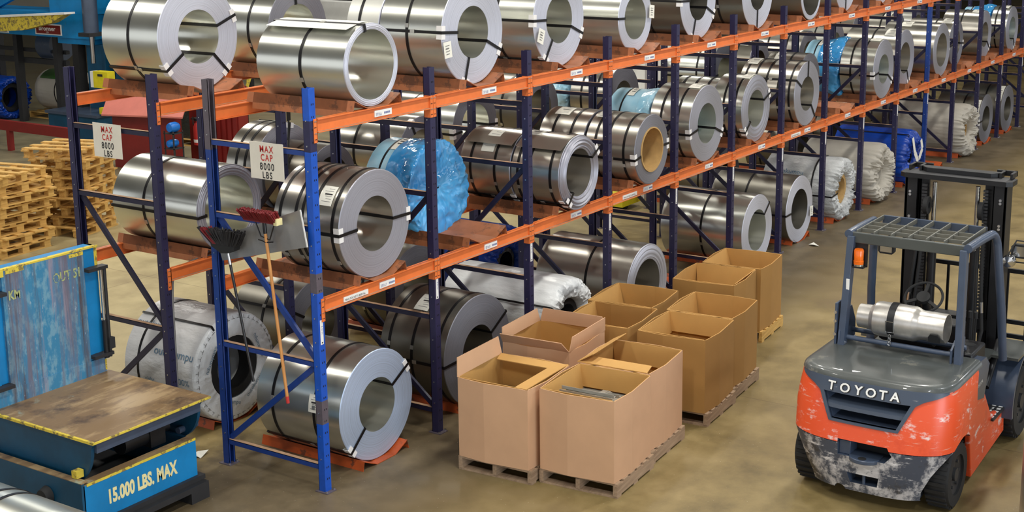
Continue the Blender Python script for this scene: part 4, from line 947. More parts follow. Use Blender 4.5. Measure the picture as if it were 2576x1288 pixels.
def tyre(name, x, y, R, wd, s_):
    g = MB().m('black'); p = [(R*0.62, -wd/2), (R*0.94, -wd/2), (R, -wd*0.36), (R, wd*0.36), (R*0.94, wd/2), (R*0.62, wd/2)]
    g.lathe(p, (0, 0, 0), 'Y', 48)
    for i in range(26):
        a = 2*PI*i/26; e = Vector((math.cos(a), 0, math.sin(a)))
        g.bar(e*(R+0.004)+Vector((0, -wd*0.42, 0)), e*(R+0.004)+Vector((0, wd*0.42, 0)), 0.03, 0.02, e)
    o = g.build(name, FK, (x-FX, y, R+0.014))
    g = MB().m('steeldk'); g.lathe([(R*0.63, -wd*0.40), (R*0.63, wd*0.40), (0.02, wd*0.25), (0.02, -wd*0.25)], (0, 0, 0), 'Y', 40); g.cyl((0, -wd*0.46, 0), (0, wd*0.46, 0), R*0.2, 20)
    for i in range(6): a = 2*PI*i/6; g.cyl((R*0.4*math.cos(a), -wd*0.42, R*0.4*math.sin(a)), (R*0.4*math.cos(a), wd*0.42, R*0.4*math.sin(a)), 0.014, 8)
    g.build('wheel_hub', o)
for s_ in (-1, 1):
    tyre('rear_tyre', 2.53, s_*0.565, 0.28, 0.20, s_); tyre('front_tyre', 4.40, s_*0.60, 0.34, 0.22, s_)
# overhead guard
def gx(x): return x-FX
for s_ in (-1, 1):
    g = MB().m('fgrey'); g.bar((gx(2.90), s_*0.515, 1.10), (gx(2.99), s_*0.49, 2.09), 0.06, 0.085, (1, 0, 0)); 
    if s_ == 1:
        g.b2(gx(2.86), gx(2.98), 0.555, 0.575, 1.12, 1.50); g.m('bolt')
        for zz in (1.42, 1.34, 1.22): g.cyl((gx(2.86), 0.565, zz), (gx(2.845), 0.565, zz), 0.014, 8)
        g.m('white').b2(gx(2.905), gx(2.91), 0.47, 0.5, 1.62, 1.72)
    g.build('rear_pillar', FK, bevel=0.006)
    g = MB().m('fgrey'); pth = []
    for q in range(9): a = PI/2*q/8; pth.append((gx(3.62)+0.13*math.sin(a), s_*(0.53+0.03*q/8), 1.965+0.13*math.cos(a)))
    g.tube([(gx(2.98), s_*0.52, 2.105), (gx(3.3), s_*0.525, 2.105)]+pth+[(gx(3.84), s_*0.60, 1.4), (gx(3.93), s_*0.62, 0.88)], 0.038, 12); g.build('front_pillar', FK)
g = MB().m('fdust'); g.b2(gx(2.985), gx(3.02), -0.50, 0.50, 2.03, 2.125); g.build('guard_rear_beam', FK, bevel=0.008)
g = MB().m('fgrey'); g.b2(gx(3.70), gx(3.73), -0.47, 0.47, 2.06, 2.135); g.build('guard_front_beam', FK)
for k in range(7):
    y = -0.46+0.92*k/6; MB().m('barg').b2(gx(3.02), gx(3.70), y-0.005, y+0.005, 2.10, 2.14).build('guard_bar', FK)
for x in (3.13, 3.27, 3.41): MB().m('barg').b2(gx(x)-0.005, gx(x)+0.005, -0.46, 0.46, 2.10, 2.135).build('guard_bar', FK)
# gas tank across the hood
g = MB().m('fgrey'); 
for x in (2.93, 3.17): g.cyl((gx(x), -0.50, 1.185), (gx(x), 0.56, 1.185), 0.022, 12)
for y in (-0.46, 0.53): g.prism([(gx(2.86), 1.115), (gx(3.24), 1.115), (gx(3.24), 1.26), (gx(3.14), 1.42 if y > 0 else 1.30), (gx(2.97), 1.42 if y > 0 else 1.30), (gx(2.86), 1.24)], 'Y', y-0.008, y+0.008)
g.build('tank_cradle', FK)
T = MB().m('alu'); R_ = 0.153
prof = [(0.0, -0.36), (0.0, -0.36)]
prof = [(0.105, 0.39), (0.108, 0.28), (0.125, 0.26), (0.147, 0.235), (R_, 0.20), (R_, -0.10), (0.147, -0.125), (0.134, -0.15), (0.128, -0.17), (0.128, -0.385), (0.121, -0.385), (0.121, -0.20), (0.05, -0.19), (0.05, 0.38), (0.09, 0.39)]
T.lathe(prof, (gx(3.05), 0.02, 1.365), 'Y', 56); tk = T.build('gas_tank', FK, sharp=30); tk['label'] = 'brushed aluminium gas cylinder lying crosswise'
g = MB().m('black'); g.prism([(-0.05, -0.03), (0.05, -0.03), (0.05, 0.02), (0.03, 0.05), (-0.03, 0.05), (-0.05, 0.02)], 'X', -0.006, 0.004); g.build('collar_opening', tk, (gx(3.05)-0.122, -0.29, 1.29)).rotation_euler = (0, R4(-18), 0)
g = MB().m('chrome'); g.cyl((gx(3.05), -0.19, 1.365), (gx(3.05), -0.30, 1.365), 0.03, 16); g.cyl((gx(3.05), -0.26, 1.33), (gx(2.98), -0.26, 1.32), 0.018, 12); g.build('tank_valve', tk)
g = MB().m('blackm'); g.lathe([(R_+0.001, -0.03), (R_+0.008, -0.03), (R_+0.008, 0.03), (R_+0.001, 0.03)], (gx(3.05), 0.09, 1.365), 'Y', 48, True, math.radians(20), math.radians(215)); g.build('tank_band', FK)
g = MB().m('chrome'); q = gx(3.05)-R_-0.016
g.tube([(q, 0.125, 1.40), (q, 0.055, 1.40), (q+0.02, 0.055, 1.30), (q+0.02, 0.125, 1.30)], 0.006, 8, True)
for zz in (1.26, 1.23, 1.20): g.tube([(q+0.02+0.0*zz, 0.09+0.012*math.cos(a*PI/4), zz+0.022*math.sin(a*PI/4)) for a in range(8)], 0.004, 6, True)
g.build('band_buckle', FK)
# beacon, mirrors, lamp
g = MB().m('blackm'); g.b2(gx(3.0), gx(3.012), 0.35, 0.46, 1.82, 2.05); g.b2(gx(2.93), gx(3.012), 0.36, 0.46, 1.82, 1.835); g.build('beacon_bracket', FK)
g = MB().m('amber'); g.lathe([(0.001, 0.0), (0.043, 0.0), (0.045, 0.03), (0.041, 0.032), (0.043, 0.12), (0.036, 0.135), (0.001, 0.138)], (gx(2.965), 0.415, 1.852), 'Z', 28, False); g.m('chrome').cyl((gx(2.965), 0.415, 1.836), (gx(2.965), 0.415, 1.852), 0.046, 24); g.build('beacon', FK)['label'] = 'amber flashing beacon'
for (x, y, z, sx) in ((3.62, 0.40, 1.86, 0.075), (4.0, -0.70, 1.88, 0.085)):
    g = MB().m('black'); g.prism([(y-sx, z-0.04), (y-sx+0.02, z-0.062), (y+sx-0.02, z-0.062), (y+sx, z-0.04), (y+sx, z+0.04), (y+sx-0.02, z+0.062), (y-sx+0.02, z+0.062), (y-sx, z+0.04)], 'X', gx(x), gx(x)+0.05)
    g.m('chrome').b2(gx(x)-0.002, gx(x), y-sx+0.02, y+sx-0.02, z-0.045, z+0.045)
    g.m('black').tube([(gx(x)+0.03, y+0.0, z+0.06), (gx(x)+0.03, y*0.95, z+0.12)] if y > 0 else [(gx(x)+0.02, y-0.11, z+0.09), (gx(x)+0.02, y-0.12, z-0.1), (gx(x), y+0.04, z-0.1), (gx(x)-0.1, y+0.1, z-0.05), (gx(x), y+0.04, z+0.1)], 0.008, 8, y < 0); g.build('mirror', FK)
g = MB().m('chrome'); g.lathe([(0.001, 0.0), (0.05, 0.01), (0.06, 0.05), (0.055, 0.09), (0.03, 0.13), (0.001, 0.14)], (gx(3.88), -0.62, 1.80), 'X', 24, False); g.build('head_lamp', FK)
# controls
g = MB().m('black'); c = Vector((gx(3.42), -0.03, 1.50)); ax = Vector((-0.62, 0, 0.78)).normalized(); ux = Vector((0, 1, 0)); vx = ax.cross(ux)
g.tube([c+(ux*math.cos(a)+vx*math.sin(a))*0.165 for a in [2*PI*i/40 for i in range(40)]], 0.012, 10, True)
for a in (0.5, 2.6, 4.7): g.bar(c, c+(ux*math.cos(a)+vx*math.sin(a))*0.16, 0.03, 0.012, ax)
g.cyl(c-ax*0.02, c+ax*0.02, 0.06, 20); g.build('steering_wheel', FK)
g = MB().m('blackm'); g.cyl(c-ax*0.02, (gx(3.72), -0.03, 1.12), 0.035, 14, 0.06); g.b2(gx(3.66), gx(3.86), -0.30, 0.34, 0.88, 1.22)
g.build('dashboard', FK, bevel=0.02)
g = MB().m('black'); g.b2(gx(3.24), gx(3.56), -0.20, 0.30, 1.10, 1.20); g.b2(gx(3.2), gx(3.28), -0.2, 0.3, 1.12, 1.24); g.build('seat', FK, bevel=0.03)
g = MB().m('blackm'); g.b2(gx(3.16), gx(3.56), -0.56, -0.34, 0.89, 1.14); g.m('black').cyl((gx(3.42), -0.46, 1.14), (gx(3.42), -0.46, 1.143), 0.05, 24); g.build('console', FK, bevel=0.02)
for i in range(4):
    g = MB().m('black'); x = gx(3.60)+0.0; y = -0.30-0.05*i; g.cyl((x, y, 1.12), (x-0.04, y-0.01, 1.36), 0.008, 8); g.cyl((x-0.04, y-0.01, 1.34), (x-0.045, y-0.01, 1.40), 0.017, 10); g.build('control_lever', FK)
# mast
for s_ in (-1, 1):
    g = MB().m('blackm'); y0, y1 = s_*0.36, s_*0.47
    g.b2(gx(4.30), gx(4.48), s_*0.45, s_*0.475, 0.08, 2.42); g.b2(gx(4.30), gx(4.33), y0, s_*0.47, 0.08, 2.42); g.b2(gx(4.45), gx(4.48), y0, s_*0.47, 0.08, 2.42)
    g.build('mast_outer_rail', FK)
    g = MB().m('blackm'); g.b2(gx(4.36), gx(4.54), s_*0.335, s_*0.352, 0.10, 2.38); g.b2(gx(4.36), gx(4.39), s_*0.26, s_*0.35, 0.10, 2.38); g.build('mast_inner_rail', FK)
    g = MB().m('blackm'); g.cyl((gx(4.34), s_*0.20, 0.12), (gx(4.34), s_*0.20, 1.75), 0.042, 16); g.m('chrome').cyl((gx(4.34), s_*0.20, 1.75), (gx(4.34), s_*0.20, 2.36), 0.022, 14); g.build('lift_cylinder', FK)
    g = MB().m('steeldk')
    for i in range(36): g.b2(gx(4.29), gx(4.31), s_*0.285-0.022, s_*0.285+0.022, 1.2+i*0.032, 1.2+i*0.032+0.022)
    g.build('lift_chain', FK)
    g = MB().m('black'); g.lathe([(0.03, -0.02), (0.085, -0.02), (0.085, 0.02), (0.03, 0.02)], (gx(4.30), s_*0.255, 2.14), 'Y', 28); g.build('chain_pulley', FK)
    for zz in (2.02, 1.99, 2.26, 2.23): g = MB().m('bolt'); g.cyl((gx(4.30), s_*0.42, zz), (gx(4.283), s_*0.42, zz), 0.013, 10); g.build('mast_bolt', FK)
    g = MB().m('black'); g.tube([(gx(4.24), s_*0.30, 2.0), (gx(4.2), s_*0.31, 1.7), (gx(4.16), s_*0.33, 1.4), (gx(4.14), s_*0.36, 1.05), (gx(4.1), s_*0.34, 0.9)], 0.016, 8); g.tube([(gx(4.24), s_*0.26, 2.0), (gx(4.19), s_*0.27, 1.6), (gx(4.14), s_*0.29, 1.2), (gx(4.1), s_*0.30, 0.95)], 0.016, 8); g.m('chrome').cyl((gx(4.155), s_*0.335, 1.32), (gx(4.15), s_*0.342, 1.22), 0.02, 10); g.build('hydraulic_hose', FK)
    g = MB().m('blackm'); g.cyl((gx(4.25), s_*0.50, 0.95), (gx(3.85), s_*0.50, 0.62), 0.035, 12); g.build('tilt_cylinder', FK)
g = MB().m('blackm'); pl = [(gx(4.30), 0.52), (gx(4.26), 0.47), (gx(4.26), -0.47), (gx(4.30), -0.52), (gx(4.46), -0.52), (gx(4.50), -0.47), (gx(4.50), 0.47), (gx(4.46), 0.52)]
g.prism(pl, 'Z', 2.395, 2.44); g.m('steeldk').b2(gx(4.262), gx(4.50), -0.46, 0.46, 2.44, 2.4415); g.build('mast_top_plate', FK, bevel=0.004)
g = MB().m('blackm'); g.prism([(gx(4.44), 0.36), (gx(4.38), 0.30), (gx(4.38), -0.30), (gx(4.44), -0.36), (gx(4.50), -0.36), (gx(4.50), 0.36)], 'Z', 2.44, 2.485)
for s_ in (-1, 1): g.b2(gx(4.42), gx(4.60), s_*0.36, s_*0.385, 2.44, 2.49); g.b2(gx(4.42), gx(4.60), s_*0.46, s_*0.485, 2.44, 2.49); g.b2(gx(4.57), gx(4.60), s_*0.30, s_*0.485, 2.44, 2.49)
g.build('mast_inner_crosshead', FK, bevel=0.004)
for z in (1.0, 0.25): MB().m('blackm').b2(gx(4.33), gx(4.46), -0.36, 0.36, z, z+0.1).build('mast_crossmember', FK)
g = MB().m('blackm')
for z in (1.50, 1.0, 0.86): g.b2(gx(4.72), gx(4.75), -1.0, 0.55, z-0.02, z+0.02)
for k in range(9): y = 0.53-k*0.19; g.b2(gx(4.725), gx(4.745), y-0.012, y+0.012, 0.5, 1.5)
g.b2(gx(4.6), gx(4.72), -0.9, 0.5, 0.45, 0.55); g.build('load_backrest', FK)
for s_ in (-1, 1):
    g = MB().m('steeldk'); g.b2(gx(4.76), gx(4.80), s_*0.25-0.05, s_*0.25+0.05, 0.05, 0.6); g.b2(gx(4.76), gx(5.8), s_*0.25-0.05, s_*0.25+0.05, 0.05, 0.085); g.build('fork', FK)

# ------------------------------------------------------------------ coil tilter at left (blue, yellow edges)
TX, TY = -1.15, 1.6
TL = thing('coil_tilter', 'blue tilting table machine with scuffed brown deck and upright scraped panel', 'tilting machine', (TX, TY, 0))
def tl(g, name, mb=0.0, par=TL): return g.build(name, par, (-TX, -TY, 0), bevel=mb)
g = MB().m('steeldk')
for x in (-1.7, -0.72): g.b2(x-0.1, x+0.1, 0.80, 2.3, 0.0, 0.10)
for y in (0.80, 1.5, 2.2): g.b2(-1.85, -0.62, y, y+0.14, 0.10, 0.15)
g.b2(-1.86, -0.60, 0.86, 2.3, 0.15, 0.19); tl(g, 'skid_base')
g = MB().m('tblue'); g.b2(-1.82, -0.65, 0.90, 0.93, 0.19, 0.52); g.m('tdark')
g.b2(-1.84, -1.81, 0.90, 2.3, 0.19, 0.54); g.b2(-0.68, -0.65, 0.93, 2.3, 0.19, 0.52); g.b2(-1.82, -0.65, 2.27, 2.3, 0.19, 0.52)
g.m('deck').b2(-1.82, -0.65, 0.90, 0.99, 0.52, 0.526); g.b2(-1.84, -1.77, 0.90, 2.3, 0.54, 0.546); g.m('tyellow').b2(-1.79, -0.65, 0.897, 0.901, 0.505, 0.527); tl(g, 'base_frame')
g = MB().m('cream'); g.text('15.000 LBS. MAX', 0.160, (-1.60, 0.9, 0.29), (1, 0, 0), (0, 0, 1), bold=0.0075, sx=0.62, spacing=1.02); tl(g, 'stencil_lettering')['label'] = 'pale yellow stencilled 15.000 LBS. MAX'
g = MB().m('black'); g.lathe([(0.001, 0.0), (0.08, 0.0), (0.06, -0.06), (0.001, -0.07)], (-1.845, 1.32, 0.36), 'X', 18, False); tl(g, 'rubber_bumper')
# rocker sides with curved underside
n_ = 14; arc = [( -0.56-1.14*0 , 0)]
def rocker(x0, x1):
    pts = [(0.86, 0.85), (2.12, 0.85)]+[(0.93+1.19*math.cos(PI/2*q/n_) if False else 2.12-0.0*q, 0.8) for q in range(0)]
    pts += [(2.12, 0.50), (1.9, 0.46)]+[(1.20-0.30*math.sin(PI/2*q/n_), 0.46+0.34*(1-math.cos(PI/2*q/n_))) for q in range(n_+1)]
    return pts
for x0, x1, mt in ((-1.72, -1.69, 'tdark'), (-0.60, -0.57, 'tdark')):
    MBk = MB().m(mt); MBk.prism(rocker(x0, x1), 'X', x0, x1); tl(MBk, 'rocker_side')
g = MB().m('fgrey'); g.b2(-1.69, -0.60, 0.87, 0.90, 0.755, 0.84); tl(g, 'deck_front_beam')
g = MB().m('deck'); g.b2(-1.74, -0.50, 0.84, 2.14, 0.845, 0.865); tl(g, 'tilting_deck')['label'] = 'scuffed brown steel deck'
g = MB().m('tyellow'); g.b2(-1.745, -1.722, 0.84, 2.1, 0.845, 0.8665); g.b2(-1.745, -0.505, 0.836, 0.845, 0.85, 0.8665); tl(g, 'deck_edge_stripe')
g = MB().m('blackm'); g.cyl((-1.25, 1.15, 0.62), (-0.95, 1.15, 0.62), 0.09, 20); g.b2(-1.0, -0.84, 1.05, 1.25, 0.52, 0.70); g.cyl((-0.84, 1.15, 0.62), (-0.74, 1.15, 0.62), 0.05, 16); tl(g, 'hydraulic_motor')
g = MB().m('black')
for k in range(3): g.tube([(-0.80+0.04*k, 1.15, 0.60), (-0.70, 1.3, 0.56+0.02*k), (-0.62+0.015*k, 1.5, 0.62), (-0.585, 1.75, 0.75), (-0.56, 1.9, 0.84)], 0.018, 8)
tl(g, 'hydraulic_hose')
g = MB().m('tyellow'); g.b2(-1.80, -1.73, 1.0, 1.06, 0.55, 0.61); tl(g, 'stop_block')
g = MB().m('fgrey'); g.cyl((-0.66, 1.1, 0.55), (-0.45, 1.1, 0.55), 0.03, 14); tl(g, 'pivot_shaft')
# upright panel
PY = 2.16
g = MB().m('panel'); g.b2(-1.52, -0.69, PY-0.03, PY, 0.99, 2.02); g.b2(-1.74, -0.53, PY-0.035, PY, 0.865, 1.0); tl(g, 'upright_panel')['label'] = 'scraped blue panel with brown wear streaks'
g = MB().m('tblue'); g.b2(-1.74, -0.53, PY, PY+0.12, 0.80, 2.03); g.b2(-0.69, -0.53, PY-0.01, PY, 1.0, 2.03); g.b2(-1.9, -1.60, PY-0.02, PY+0.1, 0.82, 1.9); tl(g, 'panel_frame')
for q in ((-1.74, -0.53, PY-0.032, PY+0.012, 2.02, 2.035), (-0.56, -0.528, PY-0.012, PY+0.12, 1.84, 2.03), (-1.60, -1.50, PY-0.034, PY-0.03, 1.97, 2.02), (-1.48, -1.30, PY-0.032, PY-0.03, 1.985, 2.02), (-0.84, -0.69, PY-0.032, PY-0.03, 1.98, 2.012), (-0.545, -0.528, PY-0.037, PY, 0.88, 0.98)): g = MB().m('tyellow'); g.b2(*q); tl(g, 'yellow_edge_marking')
g = MB().m('fadedyel'); g.text('OUT 51', 0.115, (-1.02, PY-0.032, 1.80), (1, 0, 0), (0, 0, 1), bold=0.003, sx=0.75); tl(g, 'faded_lettering')['label'] = 'half worn yellow stencil letters'; g = MB().m('fadedyel'); g.text('KM', 0.11, (-1.47, PY-0.032, 1.76), (1, 0, 0), (0, 0, 1), bold=0.003, sx=0.75); tl(g, 'faded_lettering')['label'] = 'half worn yellow stencil letters'
g = MB().m('steeldk')
for z in (1.82, 1.02): tl(MB().m('steeldk').b2(-0.69, -0.48, PY-0.09, PY-0.01, z, z+0.03), 'lug_plate'); tl(MB().m('steeldk').b2(-1.74, -1.52, PY-0.09, PY-0.01, z, z+0.03), 'lug_plate')
g.cyl((-0.50, PY-0.06, 1.0), (-0.50, PY-0.06, 1.84), 0.016, 12); g.m('blackm').cyl((-0.54, PY-0.06, 1.0), (-0.54, PY-0.06, 1.35), 0.024, 12); g.m('chrome').cyl((-0.54, PY-0.06, 1.35), (-0.54, PY-0.06, 1.83), 0.014, 12); g.m('steeldk').b2(-0.53, -0.47, PY-0.1, PY-0.03, 1.08, 1.18); tl(g, 'side_cylinder')
# scraps of paper on the floor
for k, (x, y, a, lab) in enumerate(((-0.02, 1.55, 20, 'crumpled white paper scrap on the floor between the tilter and blue frame'), (10.25, -0.25, 60, 'small white paper scrap on the aisle floor beyond the farthest box'))):
    g = MB().m('paper'); g.add([(-0.07, -0.04, 0.002), (0.07, -0.05, 0.03), (0.06, 0.05, 0.012), (-0.06, 0.05, 0.035), (0, 0, 0.006)], [(0, 1, 4), (1, 2, 4), (2, 3, 4), (3, 0, 4)])
    o = g.build('paper_scrap', None, (x, y, 0.0), R4(a)); m_ = o.modifiers.new('thick', 'SOLIDIFY'); m_.thickness = 0.002; tag(o, lab, 'paper scrap')

# ------------------------------------------------------------------ load signs, sheet, brooms, strap
for y0, lab in ((0.0, 'cream MAX CAP 8000 LBS sign hung on the blue end frame, right of the other'), (GY, 'cream MAX CAP 8000 LBS sign hung on the navy back rack frame at left')):
    t = thing('load_sign', lab, 'sign', (-0.055, y0+0.48+(0.13 if y0 else 0), 2.71), 0, 'MAX CAP signs')
    g = MB().m('sign'); g.b2(-0.002, 0.002, -0.19, 0.19, 0, 0.315); g.build('sign_board', t)
    g = MB()
    for txt, z, mt, sz in (('MAX', 0.232, 'red', 0.080), ('CAP', 0.160, 'red', 0.080), ('8000', 0.082, 'ink', 0.086), ('LBS', 0.010, 'ink', 0.080)):
        g.m(mt).text(txt, sz, (-0.002, 0.0, z), (0, -1, 0), (0, 0, 1), bold=0.0016, sx=0.80, align='CENTER', spacing=1.26)
    g.build('stencil_lettering', t)
g = MB().m('sheet'); A_ = [(1.10, 2.14), (0.10, 2.50), (0.04, 2.19), (1.04, 1.94)]
g.prism(A_, 'X', -0.003, 0.003); g.m('white').bar((0, 0.10, 2.50), (0, 0.04, 2.19), 0.012, 0.008, (1, 0, 0))
tag(g.build('sheet_plate', None, (-0.085, 0, 0)), 'grey sheet metal plate hung slanting on the blue end frame behind the brooms', 'metal plate')
t = thing('push_broom', 'push broom hung upside down with red bristles and wooden handle', 'broom', (-0.15, 0.48, 0.83))
def br(g, name): return g.build(name, t, (0.15, -0.48, -0.83))
g = MB().m('handle'); g.cyl((-0.15, 0.45, 2.30), (-0.15, 0.29, 0.86), 0.014, 14); g.m('red').cyl((-0.15, 0.29, 0.86), (-0.15, 0.283, 0.80), 0.015, 14); br(g, 'broom_handle')
g = MB().m('blackpaint'); g.cyl((-0.15, 0.455, 2.37), (-0.15, 0.448, 2.27), 0.017, 12); g.tube([(-0.15, 0.56, 2.37), (-0.15, 0.50, 2.24), (-0.15, 0.40, 2.22), (-0.15, 0.34, 2.36)], 0.006, 8); g.tube([(-0.13, 0.55, 2.20), (-0.13, 0.5, 2.195), (-0.16, 0.44, 2.195), (-0.13, 0.38, 2.2)], 0.006, 8); br(g, 'brace_wire')
g = MB().m('redbristle'); g.b2(-0.19, -0.13, 0.30, 0.66, 2.37, 2.40); g.m('cream').b2(-0.20, -0.13, 0.265, 0.30, 2.365, 2.42); br(g, 'broom_block')
rr = random.Random(3); g = MB().m('redbristle')
for i in range(26):
    for j in range(6):
        y = 0.29+0.36*i/25; x = -0.19+0.06*j/5; g.bar((x, y, 2.385), (x-0.07+rr.uniform(-.012, .012)+0.03*j/5, y+rr.uniform(-.012, .012)+0.03*(i/25-0.5), 2.475+rr.uniform(-.006, .006)), 0.012, 0.010)
br(g, 'bristles')
t = thing('angle_broom', 'black broom hung upside down with black handle, left of the push broom', 'broom', (-0.15, 0.93, 0.9))
def br2(g, name): return g.build(name, t, (0.15, -0.93, -0.9))
g = MB().m('blackpaint'); g.cyl((-0.15, 0.90, 2.03), (-0.15, 0.68, 0.92), 0.012, 12); g.m('chrome').cyl((-0.15, 0.905, 2.055), (-0.15, 0.882, 1.94), 0.0135, 12); br2(g, 'broom_handle')
g = MB().m('black'); g.prism([(0.86, 2.05), (0.95, 2.04), (1.06, 2.09), (1.07, 2.12), (0.78, 2.12), (0.79, 2.08)], 'X', -0.19, -0.12); br2(g, 'broom_head')
g = MB(); rr = random.Random(5)
for i in range(34):
    u = i/33
    for j in range(5):
        y = 1.06-0.28*u; x = -0.185+0.06*j/4; g.m('redbristle' if 0.06 < u < 0.24 else 'bristle')
        g.bar((x, y, 2.115), (x-0.02+rr.uniform(-.02, .02), 1.20-0.52*u+rr.uniform(-.012, .012), 2.235+0.02*u-0.05*max(0, u-0.8)*4*0.2+rr.uniform(-.012, .012)), 0.012, 0.010)
br2(g, 'bristles')
g = MB().m('blackpaint'); g.bar((1.02, D+0.004, 3.26), (1.03, D+0.02, 3.0), 0.05, 0.004, (0, 1, 0)); g.bar((1.03, D+0.02, 3.0), (1.0, D+0.02, 2.55), 0.02, 0.004, (0, 1, 0)); g.m('dust').b2(0.98, 1.10, D-0.06, D+0.02, 3.252, 3.262)
tag(g.build('ratchet_strap'), 'black webbing strap hanging from the inner upper orange beam of the first bay', 'strap')
g = MB().m('sheet'); g.tube([(0.06, GY+0.03, 0.05), (0.06, GY+0.02, 1.4), (0.08, GY+0.02, 1.62), (0.2, GY+0.04, 1.70), (0.8, GY+0.2, 1.70), (1.5, GY+0.25, 1.70)], 0.013, 10)
tag(g.build('conduit_pipe'), 'thin grey conduit bending up the navy back rack post at left', 'pipe')

# ------------------------------------------------------------------ far hall at left: pallets, red machine, blue press, wrapped coils
def stack(x, y, n, rz, seed, lab, h=0.15):
    rr = random.Random(seed)
    for k in range(n):
        t = thing('wooden_pallet', '%s pallet from the floor in the %s' % (ORD[k], lab), 'pallet', (x+rr.uniform(-.07, .07), y+rr.uniform(-.07, .07), k*h), rz+rr.uniform(-.12, .12), 'stacked yellow pallets')
        if k % 3 == 0:
            q = random.Random(seed+k)
            for yy in (-0.42, 0, 0.42):
                for xx in (-0.40, 0, 0.40): MB().m('palyel').b2(xx-0.055+q.uniform(-.02, .02), xx+0.055, yy-0.05, yy+0.05, 0.02, h-0.045).build('block', t)
                MB().m('palyel').b2(-0.46-q.uniform(0, .05), 0.46, yy-0.055, yy+0.055, h-0.045, h-0.022).build('stringer_board', t)
                MB().m('palyel').b2(-0.46, 0.46+q.uniform(0, .04), yy-0.05, yy+0.05, 0, 0.02).build('bottom_board', t)
            for xx in (-0.40, -0.14, 0.14, 0.40): MB().m('palyel').b2(xx-0.055, xx+0.055, -0.48-q.uniform(0, .07), 0.48+q.uniform(0, .05), h-0.022, h).build('deck_board', t)
            src = t
        else:
            for ch in src.children: c = ch.copy(); C.objects.link(c); c.parent = t
stack(3.98, 9.85, 8, 0.12, 31, 'left stack of yellow pallets')
stack(5.35, 9.95, 9, 0.35, 57, 'right stack of yellow pallets behind the navy frame')
# red machine with sloping lid
t = thing('red_hopper', 'dark red machine cabinet with faded sloping lid behind the pallets', 'machine', (9.7, 12.8, 0))
def at(g, n, o, **k): return g.build(n, t, (-o[0], -o[1], 0), **k)
o0 = (9.7, 12.8)
g = MB().m('redm'); g.b2(9.15, 9.42, 11.95, 13.55, 0, 1.06); at(g, 'cabinet', o0)
g = MB().m('redf'); g.add([(9.45, 14.0, 1.30), (9.45, 11.75, 1.42), (9.0, 11.45, 1.15), (9.0, 13.67, 1.03), (9.45, 14.0, 1.27), (9.45, 11.75, 1.39), (9.0, 11.45, 1.12), (9.0, 13.67, 1.0)], [(0, 3, 2, 1), (4, 5, 6, 7), (0, 1, 5, 4), (1, 2, 6, 5), (2, 3, 7, 6), (3, 0, 4, 7)]); at(g, 'sloping_lid', o0)['label'] = 'faded pinkish red lid'
t = thing('red_cabinet', 'tall dark red locker seen just left of the blue end frame', 'cabinet', (10.4, 11.4, 0)); o0 = (10.4, 11.4)
g = MB().m('redm'); g.b2(10.0, 10.25, 11.05, 11.80, 0, 1.6)
for k in range(5): g.b2(9.97, 10.0, 11.08+k*0.145, 11.17+k*0.145, 0.1, 1.5)
at(g, 'cabinet', o0)
t = thing('fire_extinguisher', 'red fire extinguisher on the dark red steel column', 'extinguisher', (9.9, 12.05, 0.45)); o0 = (9.9, 12.05)
g = MB().m('red'); g.lathe([(0.001, 0), (0.075, 0.0), (0.08, 0.03), (0.08, 0.34), (0.05, 0.41), (0.025, 0.43), (0.025, 0.46), (0.001, 0.46)], (9.9, 12.05, 0.0), 'Z', 24, False); g.m('white').lathe([(0.081, 0.05), (0.0815, 0.05), (0.0815, 0.11), (0.081, 0.11)], (9.9, 12.05, 0.0), 'Z', 24); at(g, 'bottle', o0)
g = MB().m('steeldk'); g.b2(9.9, 10.06, 12.06, 12.22, 0.72, 0.76); g.b2(9.9, 10.06, 12.06, 12.22, 0.47, 0.5); at(g, 'wall_bracket', o0)
g = MB().m('black'); g.tube([(9.9, 12.05, 0.46), (9.84, 12.1, 0.54), (9.81, 12.06, 0.4)], 0.012, 8); g.b2(9.87, 9.93, 12.0, 12.1, 0.46, 0.5); at(g, 'valve_hose', o0)
g = MB().m('redm'); g.b2(10.05, 10.15, 12.2, 12.42, 0, 3.0); o = g.build('red_steel_post'); tag(o, 'dark red steel column carrying the extinguisher', 'column')
for k, (x, y, z, r) in enumerate(((8.92, 11.62, 0.96, 0.095), (8.92, 11.66, 0.66, 0.075))):
    g = MB().m('pvc'); g.lathe([(0.001, -0.11), (r*0.8, -0.10), (r, -0.05), (r, 0.05), (r*0.8, 0.10), (0.001, 0.11)], (0, 0, 0), 'X', 24, False); tag(g.build('blue_vessel', None, (x, y, z)), '%s round blue plastic vessel on the small stand beside the red machine' % ['upper', 'lower'][k], 'vessel')
g = MB().m('steeldk')
for z in (0.86, 0.58): g.b2(8.8, 9.05, 11.5, 11.76, z-0.015, z)
for x in (8.81, 9.03):
    for y in (11.51, 11.74): g.b2(x-0.01, x+0.01, y-0.01, y+0.01, 0, 0.9)
tag(g.build('vessel_stand'), 'small dark stand holding the two blue vessels', 'stand')
g = MB().m('redm'); g.b2(9.2, 9.3, 14.9, 18.6, 0.42, 0.62)
for y in (15.0, 16.8, 18.4): g.b2(9.2, 9.3, y, y+0.1, 0, 0.42)
tag(g.build('red_rail'), 'low dark red barrier rail behind the left pallets', 'rail')
t = thing('film_wrapped_load', 'black film wrapped pallet load between the red machines', 'wrapped load', (12.0, 13.8, 0))
g = MB().m('blackfilm'); g.b2(-0.5, 0.5, -0.5, 0.5, 0.151, 1.15); g.build('wrapped_stack', t); pallet_parts(t, 1.1, 1.1, 'palyel', h=0.15)
